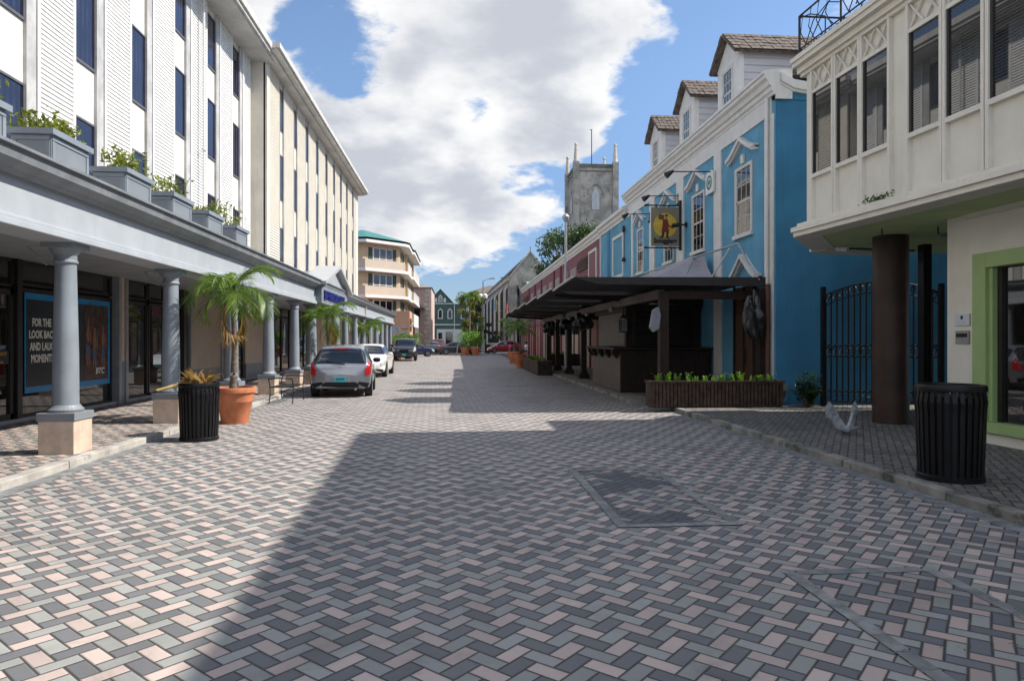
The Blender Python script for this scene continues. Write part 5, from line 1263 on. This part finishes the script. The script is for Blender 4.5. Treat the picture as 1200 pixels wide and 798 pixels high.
for z in fz[1:]+[12.2]:
    g = MB(); g.prism(outline(.8 if z < 12 else .9, z-.25), (0,0,.3)); part('slab', g, M_slabw, pb)
for z in fz[1:]:
    g = MB(); fbx(g,-.2,FL+.05,.62,.72,z+.05,z+1.0); g.prism([fp(-.2,.62,z+.05),fp(-.2,.72,z+.05),(-16,73.9,z+.05),(-16,74.0,z+.05)], (0,0,.95)); part('balcony_wall', g, mat('balcony_peach', (.50,.41,.33), .8, .05, 1), pb)
    g = MB(); v = 77.2
    while v < 82.6: g.tube([(-5.4,v,z+.05),(-5.4,v,z+1.0)], .03, 5); v += .28
    g.box(-5.44,-5.36,77.0,82.8,z+.98,z+1.06); v = 83.2
    while v < 95: g.tube([(-5.15,v,z+.05),(-5.15,v,z+1.0)], .03, 5); v += .35
    g.box(-5.19,-5.11,83.0,95,z+.98,z+1.06); part('railing', g, M_slabw, pb)
M_shd = mat('dark_green_shutter', (.02,.05,.045), .6)
for z in fz:
    g = MB(); fbx(g,1.3,3.9,.0,.06,z+.85,z+2.35); w = part('window', g, M_slabw, pb)
    g = MB()
    for k in range(3): fbx(g,1.42+k*.84,2.14+k*.84,.06,.08,z+1.25,z+2.28); fbx(g,1.42+k*.84,2.14+k*.84,.06,.08,z+.9,z+1.15)
    part('pane', g, GL_dark, w)
    for q in (.75,3.98): g = MB(); fbx(g,q,q+.46,.0,.06,z+.85,z+2.35); part('shutter', g, M_shd, pb)
    for v in (78,80.3,84,87,90,93):
        x = -6.15 if v < 83 else -5.9
        g = MB(); g.box(x,x+.05,v-.5,v+.5,z+.4,z+2.3); part('window', g, M_shd, pb)
g = MB(); zz = 12.46; oo = outline(1.0, zz); g.add(oo+[(-11,82,14.7)], [(i,(i+1)%8,8) for i in range(8)]); part('roof', g, M_teal, pb)
mb_ = thing('mural_building', 'low pink block with a bright mural and a white upstairs rail', 'building', (-7,71,0))
g = MB(); g.box(-12,-4.75,70,73.3,0,4.6); part('wall', g, M_peachw, mb_)
m = bpy.data.materials.new('mural'); m.use_nodes = True; t_ = m.node_tree; ge = t_.nodes.new('ShaderNodeNewGeometry'); nn_ = noise_n(t_, ge.outputs['Position'], 1.1, 4, .6, 2.5)
rp = t_.nodes.new('ShaderNodeValToRGB'); t_.links.new(nn_.s, rp.inputs[0]); el_ = rp.color_ramp.elements; el_[0].color = (.35,.03,.02,1); el_[0].position=.3; el_[1].color = (.55,.10,.03,1); el_[1].position=.75
for p_, c_ in ((.42,(.6,.28,.05,1)),(.5,(.55,.5,.45,1)),(.56,(.12,.25,.4,1)),(.62,(.6,.4,.2,1))): e_ = el_.new(p_); e_.color = c_
t_.links.new(rp.outputs[0], t_.nodes['Principled BSDF'].inputs['Base Color'])
g = MB(); g.box(-11.9,-4.9,69.95,70,.3,3.1); part('mural', g, m, mb_)
g = MB(); g.box(-4.7,-4.3,70.2,78,3.0,3.25); g.box(-4.36,-4.3,70.2,78,3.25,4.3); part('balcony', g, M_slabw, mb_)
for v in (70.3,74,77.8): g = MB(); g.box(-4.45,-4.3,v,v+.15,0,3.0); part('post', g, M_wood if v<71 else M_slabw, mb_)
pk = thing('pink_building', 'dusty pink building with grey hipped roof and pale quoins', 'building', (-5,108,0))
g = MB(); g.box(-12,-3.9,100,112,0,9.3); part('wall', g, M_pinkb, pk); g = MB(); g.box(-3.9,-3.65,100.02,114,0,9.2); part('side_wall', g, mat('pale_pink_side', (.55,.42,.38), .8), pk)
g = MB()
for k in range(14): g.box(-4.5 if k%2 else -4.7,-3.88,99.93,100,k*.66,k*.66+.5)
part('quoins', g, M_stonel, pk)
g = MB(); g.add([(-12.3,99.7,9.3),(-3.5,99.7,9.3),(-3.5,114,9.3),(-12.3,114,9.3),(-8,106,11.6)],[(0,1,4),(1,2,4),(2,3,4),(3,0,4)]); part('roof', g, M_roofg, pk)
for x in (-7,-5.6): g = MB(); g.box(x-.5,x+.3,99.94,100,4.9,6.6); part('window', g, GL_dark, pk)
g = MB(); g.prism([(-12,98.5,6.2),(-4.6,98.5,6.2),(-6.5,98.5,7.9),(-12,98.5,7.9)], (0,1.5,0)); part('porch_roof', g, M_roofg, pk)
# green gabled house closing the street
gh = thing('gabled_house', 'dark green gabled house with white arched windows closing the street', 'building', (-2,142,0))
x0, x1 = -6.0, -.55
g = MB(); g.box(x0,x1+2.6,140,150,0,9.0); part('wall', g, M_grnb, gh)
g = MB(); g.prism([(x0,139.9,9.0),(x1,139.9,9.0),((x0+x1)/2,139.9,11.9)], (0,10,0)); part('gable', g, M_grnb, gh)
g = MB(); g.box(x0-.1,x1+2.7,139.85,140,9.0,9.2); g.box(x0-.1,x1+2.7,139.85,140,4.7,4.95); part('string_course', g, M_trim, gh)
g = MB(); g.add([(x0-.3,139.7,8.9),((x0+x1)/2,139.7,12.1),((x0+x1)/2,150,12.1),(x0-.3,150,8.9)],[(0,1,2,3)]); g.add([(x1+.3,139.7,8.9),((x0+x1)/2,139.7,12.1),((x0+x1)/2,150,12.1),(x1+.3,150,8.9)],[(0,1,2,3)]); part('roof', g, mat('green_roof_edge',(.05,.10,.07),.7), gh)
for k, xx in enumerate((x0+.8,x0+2.72,x0+4.65,x1+1.9)):
    g = MB(); g.prism([(xx-.5,139.9,6.0),(xx+.5,139.9,6.0),(xx+.5,139.9,7.7),(xx,139.9,8.2),(xx-.5,139.9,7.7)], (0,.1,0)); w = part('window', g, M_trim, gh)
    g = MB(); g.prism([(xx-.3,139.86,6.2),(xx+.3,139.86,6.2),(xx+.3,139.86,7.6),(xx,139.86,7.9),(xx-.3,139.86,7.6)], (0,.04,0)); part('pane', g, GL_dark, w)
for xx, s_ in (((x0+x1)/2,1),((x0+x1)/2-.9,.6),((x0+x1)/2+.9,.6)):
    g = MB(); g.prism([(xx-.42*s_,139.8,9.4),(xx+.42*s_,139.8,9.4),(xx+.42*s_,139.8,9.4+.9*s_+.1),(xx,139.8,9.4+1.6*s_),(xx-.42*s_,139.8,9.4+.9*s_+.1)], (0,.1,0)); w = part('window', g, M_trim, gh)
    if s_ == 1: g = MB(); g.prism([(xx-.26,139.76,9.55),(xx+.26,139.76,9.55),(xx+.26,139.76,10.3),(xx,139.76,10.7),(xx-.26,139.76,10.3)], (0,.04,0)); part('pane', g, GL_dark, w)
g = MB(); g.box(x0+2.0,x1+2.6,139.7,140,0,3.9); part('shopfront', g, M_trim, gh)
g = MB(); g.box(x0+2.3,x0+3.1,139.62,139.7,0,3.2); g.box(x0+3.8,x0+5.2,139.62,139.7,.9,3.4); part('shop_glass', g, GL_dark, gh)
g = MB(); g.box(x1+.05,x1+.2,139.8,140,0,9.0); part('downpipe', g, M_trim, gh)
fo = thing('far_office', 'brown roofed building with green eaves behind the street end trees', 'building', (8,160,0))
g = MB(); g.box(3.0,16,155,170,0,12.2); part('wall', g, mat('tan_wall',(.35,.24,.15),.8), fo); g = MB(); g.box(2.6,16.4,154.6,170,11.3,12.4); part('eaves', g, mat('green_eave',(.10,.17,.14),.7), fo)
g = MB(); g.add([(2.4,154.4,12.4),(16.6,154.4,12.4),(16.6,170,12.4),(2.4,170,12.4),(7.5,162,14.6),(13,162,14.6)],[(0,1,5,4),(1,2,5),(2,3,4,5),(3,0,4)]); part('roof', g, mat('brown_roof',(.13,.10,.08),.9), fo)

# ------------------------------------------------------------------ distance, right: stone hall, church tower
ch = thing('stone_hall', 'long grey stone hall with buttresses and steep dark roof', 'building', (9,125,0))
def hx(v): return 7.34-.031*(v-94.7)
def hp(off, v, z): return (hx(v)+off, v, z)
g = MB(); g.prism([hp(0,94.7,0),hp(0,160,0),hp(5.8,160,0),hp(5.8,94.7,0)], (0,0,10.6)); part('wall', g, M_stone, ch)
g = MB(); g.prism([hp(0,94.7,10.6),hp(5.8,94.7,10.6),hp(2.9,94.7,13.95)], (0,.5,0)); part('gable', g, M_stone, ch)
g = MB(); g.prism([hp(-.15,94.5,10.45),hp(0.05,94.5,10.45),hp(2.95,94.5,13.9),hp(2.9,94.5,14.15)], (0,.35,0)); g.prism([hp(5.95,94.5,10.45),hp(5.75,94.5,10.45),hp(2.85,94.5,13.9),hp(2.9,94.5,14.15)], (0,.35,0)); part('coping', g, M_stonel, ch)
g = MB(); g.add([hp(-.3,94.8,10.5),hp(-.3,160.3,10.5),hp(2.9,160.3,13.95),hp(2.9,94.8,13.95)],[(0,1,2,3)]); g.add([hp(6.1,94.8,10.5),hp(6.1,160.3,10.5),hp(2.9,160.3,13.95),hp(2.9,94.8,13.95)],[(0,1,2,3)]); part('roof', g, M_slate, ch)
g = MB(); g.prism([hp(-.25,94.7,10.0),hp(-.25,160,10.0),hp(0,160,10.0),hp(0,94.7,10.0)], (0,0,.55)); part('parapet', g, M_stonel, ch)
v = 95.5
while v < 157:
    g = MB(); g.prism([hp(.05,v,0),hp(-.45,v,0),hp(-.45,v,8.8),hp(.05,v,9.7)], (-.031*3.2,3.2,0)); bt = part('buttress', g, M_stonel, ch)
    g = MB(); g.prism([hp(.0,v-.03,0),hp(-.43,v-.03,0),hp(-.43,v-.03,8.6),hp(.0,v-.03,9.4)], (0,.028,0)); part('shade_painted_side', g, mat('shade_painted_stone', (.07,.065,.06), .9, .4, .8), bt)  # dark sheet on the camera-facing side, its shade put into the colour
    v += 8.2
g = MB(); g.prism([hp(.8,94.62,0),hp(1.4,94.62,0),hp(1.4,94.62,8.6),hp(1.1,94.62,9.3),hp(.8,94.62,8.6)], (0,.1,0)); part('gable_window', g, GL_dark, ch)
g = MB(); g.box(7.1,8.3,93.6,94.7,0,9.2); g.box(9.3,10.1,93.8,94.7,0,9.8); part('buttress', g, M_stone, ch)
g = MB(); g.tube([hp(.0,94.4,10.2),hp(-1.3,94.2,10.3)], .06, 6); g.tube([hp(2.9,94.6,14),hp(2.9,94.6,14.7)], .04, 5); part('finial', g, M_iron, ch)
g = MB(); g.add([(9.6,90,8.3),(12.5,90,8.3),(12.5,94,9.8),(9.6,94,9.8)],[(0,1,2,3)]); g.box(9.6,12.5,90.1,94,6.5,8.3); part('copper_lean_to', g, mat('copper_green',(.18,.42,.28),.7), ch)
tw = thing('church_tower', 'square grey stone church tower with four pinnacles and a clock', 'church tower', (20.4,104,0))
X0, X1, V0, V1 = 17.45, 23.3, 99, 106.5
g = MB(); g.box(X0,X1,V0,V1,0,27.4); part('wall', g, M_stone, tw)
g = MB(); g.box(X0-.12,X1+.12,V0-.12,V1+.12,27.0,27.5); g.box(X0-.06,X1+.06,V0-.06,V1+.06,26.4,26.55); part('parapet', g, mat('stained_stone',(.13,.12,.105),.9,.3,1.2), tw)
for (x,v) in ((X0,V0),(X1,V0),(X0,V1),(X1,V1)):
    g = MB(); g.box(x-.42,x+.42,v-.42,v+.42,0,27.8); p_ = part('corner_buttress', g, M_stone, tw)
    g = MB(); g.lathe(x,v,[(.42,27.8),(.34,28.2),(.22,29.8),(.17,30.1),(.26,30.2),(.2,30.5),(.05,30.6)],8); part('pinnacle', g, M_stonel, p_)
xm = (X0+X1)/2
g = MB(); g.prism([(xm-.55,V0-.08,20.8),(xm+.55,V0-.08,20.8),(xm+.55,V0-.08,23.0),(xm,V0-.08,24.3),(xm-.55,V0-.08,23.0)], (0,.1,0)); w = part('lancet_window', g, mat('belfry_louvre',(.42,.45,.48),.7), tw)
g = MB(); g.box(xm-.05,xm+.05,V0-.12,V0-.08,20.8,23.2); part('mullion', g, M_stonel, w)
g = MB(); pts = [(xm+(1.15)*math.cos(a),23.0+1.15*math.sin(a)*1.35) for a in [math.pi*k/12 for k in range(13)]]
g.tube([(a,V0-.1,b) for a,b in pts], .12, 6); part('window_hood', g, M_stone, tw)
g = MB(); g.tube([(xm+1.4*math.cos(a),V0-.1,16.2+1.4*math.sin(a)*1.35) for a in [math.pi*k/12 for k in range(13)]], .12, 6); part('clock_hood', g, M_stone, tw)
g = MB(); g.add([(xm+1.0*math.cos(k*math.pi/12),V0-.1,16.1+1.0*math.sin(k*math.pi/12)) for k in range(24)],[tuple(range(24))]); ck = part('clock', g, M_black, tw)
g = MB()
for k in range(12): a = k*math.pi/6; g.box(xm+.78*math.cos(a)-.06,xm+.78*math.cos(a)+.06,V0-.13,V0-.11,16.1+.78*math.sin(a)-.09,16.1+.78*math.sin(a)+.09)
g.box(xm-.04,xm+.04,V0-.15,V0-.13,16.1,16.8); g.box(xm-.45,xm,V0-.15,V0-.13,16.06,16.14); part('clock_hands', g, M_gold, ck)
g = MB(); g.prism([(X0-.08,V0+3.2,20.8),(X0-.08,V0+4.3,20.8),(X0-.08,V0+4.3,23),(X0-.08,V0+3.75,24.3),(X0-.08,V0+3.2,23)], (.1,0,0)); part('lancet_window', g, GL_dark, tw)
g = MB(); g.tube([(xm,V0+3,27.4),(xm,V0+3,33.5)], .07, 6); g.tube([(xm-.3,V0+3,33.4),(xm+.1,V0+3,33.5)], .05, 5); part('flagpole', g, M_iron, tw)

# ------------------------------------------------------------------ trees
def tree(x, v, h, th, cr, nclump, nleaf, ls, lm, lab, seed, cz=None, fill=.45):
    rr = random.Random(seed); t = thing('tree', lab, 'tree', (x,v,0)); g = MB(); cl = []
    g.tube([(x,v,0),(x+.1,v,th*.6),(x,v,th)], cr*.09, 8, cr*.06)
    for k in range(nclump):
        a = rr.uniform(0,6.28); q = rr.random()**.6; zz = th+(h-th)*rr.uniform(.05,1); rad = cr*q*math.sqrt(max(.08,1-((zz-th)/(h-th)*1.5-.7)**2))
        c = Vector((x+rad*math.cos(a), v+rad*math.sin(a), zz)); cl.append((c, cr*rr.uniform(.16,.34)))
        m_ = Vector((x,v,th*.9)).lerp(c,.5)+Vector((0,0,-.2*cr*rr.random())); g.tube([(x,v,th*.85),m_,c], cr*.03, 5, cr*.008)
    part('trunk', g, M_bark, t); g = MB(); pts = []
    for c, r_ in cl:
        for _ in range(nleaf):
            d = Vector((rr.gauss(0,1),rr.gauss(0,1),rr.gauss(0,.7))).normalized()*r_*(rr.random()**fill); pts.append(c+d)
    leaf_quads(g, pts, ls, rr=rr); part('crown', g, lm, t)
tree(14.0,80,14.4,7.0,4.6,80,230,.17,LF_tree,'dark spreading tree behind the maroon building',41)
tree(12.3,82,11.4,7.0,2.4,26,200,.16,LF_tree,'smaller dark tree left of the tower foot, behind the maroon roof',42)
tree(1.9,95,8.0,2.5,2.0,26,170,.13,LF_yel,'yellow green leafy tree at the street end',43)
tree(3.2,99,7.4,1.5,1.8,24,170,.13,LF_tree,'darker tree right of the yellow green tree at the street end',44)
palm(1.75,93,0,7.0,2.0,16,'tall palm top rising out of the street end trees',45,.12,1.1)
tree(5.2,96,3.0,.5,1.4,14,160,.12,LF_tree,'low dark hedge tree at the foot of the stone hall',46)

# ------------------------------------------------------------------ street furniture far off
t = thing('street_lamp', 'tall thin grey street lamp rising through the pergola canopy', 'street lamp', (5.3,32.9,.1))
g = MB(); g.tube([(5.3,32.9,.1),(5.3,32.9,7.4)], .085, 10, .06); part('pole', g, M_galv, t, smooth=True); g = MB(); g.lathe(5.3,32.9,[(.06,7.35),(.16,7.5),(.18,7.62),(.1,7.74),(.02,7.8)],12); part('lamp_head', g, M_galv, t, smooth=True)
t = thing('street_lamp', 'grey street lamp with a side arm and white globes before the stone hall', 'street lamp', (3.67,95,.0))
g = MB(); g.tube([(3.67,95,0),(3.67,95,9.9)], .12, 10, .08); g.tube([(3.67,95,9.8),(4.1,95,10.1),(4.9,95,10.2)], .05, 6); g.box(3.45,3.9,94.8,95.2,0,1.2); part('pole', g, M_galv, t); g = MB(); g.box(4.6,5.3,94.85,95.15,10.15,10.3); part('lamp_head', g, M_galv, t)
g = MB()
for x in (3.3,3.95): g.lathe(x,94.9,[(.05,7.3),(.3,7.45),(.36,7.75),(.3,8.0),(.1,8.15)],12)
part('globe', g, M_white, t, smooth=True)
t = thing('street_sign', 'green street name sign on a thin grey pole', 'street sign', (2.6,86,0))
g = MB(); g.tube([(2.6,86,0),(2.6,86,3.9)], .05, 6); part('pole', g, M_galv, t); g = MB(); g.box(2.35,3.3,85.9,85.95,3.6,3.85); part('name_plate', g, mat('sign_green',(.01,.13,.08),.5), t)
t = thing('barrier_post', 'short leaning grey post beside the black sedan', 'post', (.1,73.6,0)); g = MB(); g.tube([(0,73.6,0),(.18,73.6,1.25)], .07, 8); part('pole', g, M_galv, t)
# flags on the stone hall side
for k,(x,v,lab,cs) in enumerate(((5.05,88,'blue yellow and black flag by the stone hall',((0,.25,.4),(.6,.42,.02),(0,.25,.4))),(5.9,80,'red and white flag by the stone hall',((.5,.02,.04),(.6,.6,.6),(.5,.02,.04))))):
    t = thing('flag', lab, 'flag', (x,v,6)); g = MB(); zf = (6.2,5.3)[k]; g.tube([(x+.7,v,zf-.9),(x,v,zf+.8)], .03, 5); part('staff', g, M_galv, t)
    for i, c in enumerate(cs):
        g = MB(); g.prism([(x-.20+i*.14,v,zf-.7-.1*i),(x-.05+i*.14,v-.1,zf-.75-.1*i),(x-.03+i*.14,v,zf+.6-.12*i),(x-.14+i*.13,v+.1,zf+.7-.12*i)], (0,.02,0)); part('stripe', g, mat('flag_%d_%d'%(k,i if i!=2 else 0), c, .8), t)
# boundary wall and railings by the hall
t = thing('boundary_wall', 'low dark stone wall with iron railings before the stone hall', 'wall', (5.6,92,0))
g = MB(); g.box(4.2,7.3,91.7,92.1,0,1.3); part('wall', g, M_stone, t); g = MB(); x = 4.25
while x < 7.3: g.tube([(x,91.9,1.3),(x,91.9,2.9)], .025, 4); x += .16
g.box(4.2,7.3,91.88,91.92,2.7,2.75); part('railing', g, M_iron, t)
# terrace tables, chairs and two people beyond the pots
def table(x, v, lab):
    t = thing('terrace_table', lab, 'table', (x,v,.1), 0, 'black terrace tables'); g = MB(); g.lathe(x,v,[(.4,.8),(.4,.84)],20); part('top', g, M_iron, t); g = MB(); g.tube([(x,v,.1),(x,v,.8)], .03, 6); g.lathe(x,v,[(.25,.1),(.05,.14)],12); part('pedestal', g, M_iron, t)
def chair(x, v, rz, lab):
    t = thing('terrace_chair', lab, 'chair', (x,v,.1), rz, 'black terrace chairs'); g = MB(); g.box(-.22,.22,-.22,.22,.43,.46); part('seat', g, M_iron, t, local=True)
    g = MB(); g.box(-.22,.22,.2,.23,.6,.9); part('backrest', g, M_iron, t, local=True)
    for sx in (-1,1):
        for sy in (-1,1): g = MB(); g.tube([(sx*.2,sy*.2,0),(sx*.2,sy*.2,.44 if sy<0 else .88)], .014, 5); part('leg', g, M_iron, t, local=True)
table(5.95,66.0,'black terrace table between the two seated people'); table(5.0,58.5,'black terrace table nearest the kerb behind the pots')
chair(5.2,66.0,R(90),'black chair under the person in pink'); chair(6.75,66.0,R(-90),'black chair under the person in white'); chair(4.75,57.7,R(180),'empty black chair nearest the kerb behind the pots'); chair(5.1,59.3,R(0),'empty black chair on the far side of the kerb table')
def person(x, v, face, shirt, lab):
    t = thing('person', lab, 'person', (x,v,.1), face)
    J = [(0,0,.52),(0,.03,.80),(0,.02,1.02),(0,0,1.12),(0,-.02,1.24),(0,-.02,1.33),(.12,-.02,.50),(.13,-.42,.50),(.13,-.46,.06),(.13,-.58,.03),(-.12,-.02,.50),(-.13,-.42,.50),(-.13,-.46,.06),(-.13,-.58,.03),(.21,.0,1.0),(.24,-.10,.76),(.16,-.36,.76),(-.21,0,1.0),(-.24,-.10,.76),(-.16,-.36,.76)]
    E_ = [(0,1),(1,2),(2,3),(3,4),(4,5),(0,6),(6,7),(7,8),(8,9),(0,10),(10,11),(11,12),(12,13),(2,14),(14,15),(15,16),(2,17),(17,18),(18,19)]
    Rr = [.14,.14,.15,.055,.09,.085,.09,.07,.045,.035,.09,.07,.045,.035,.06,.045,.033,.06,.045,.033]
    me = bpy.data.meshes.new('body'); me.from_pydata(J, E_, []); o = bpy.data.objects.new('body', me); sc.collection.objects.link(o); o.parent = t
    sk = o.modifiers.new('skin','SKIN'); 
    for i, r_ in enumerate(Rr): me.skin_vertices[0].data[i].radius = (r_, r_*.85)
    me.skin_vertices[0].data[0].use_root = True
    ss_ = o.modifiers.new('sub','SUBSURF'); ss_.levels = 1; ss_.render_levels = 1; me.materials.append(mat('person_skin', (.16,.08,.05), .6))
    g = MB(); g.lathe(0,.02,[(.19,.50),(.175,.62),(.175,.8),(.21,.98),(.17,1.07),(.07,1.12)],16); 
    for sx in (-1,1): g.tube([(sx*.17,.01,1.0),(sx*.25,-.06,.82)], .078, 8, .07)
    part('shirt', g, shirt, t, smooth=True, local=True)
    g = MB(); g.lathe(0,.0,[(.09,1.22),(.115,1.3),(.10,1.39),(.03,1.43)],12); part('hair', g, M_blacktrim, t, smooth=True, local=True)
    g = MB()
    for sx in (-1,1): g.tube([(sx*.11,.05,.52),(sx*.13,-.42,.52),(sx*.13,-.45,.15)], .10, 8, .07)
    part('trousers', g, mat('navy_trousers',(.02,.025,.05),.8), t, smooth=True, local=True)
person(5.2,66.0,R(90),mat('pink_shirt',(.55,.07,.14),.8),'seated person in a pink top at the far terrace table')
person(6.75,66.0,R(-90),mat('white_shirt',(.7,.7,.72),.8),'seated person in a white top at the far terrace table')
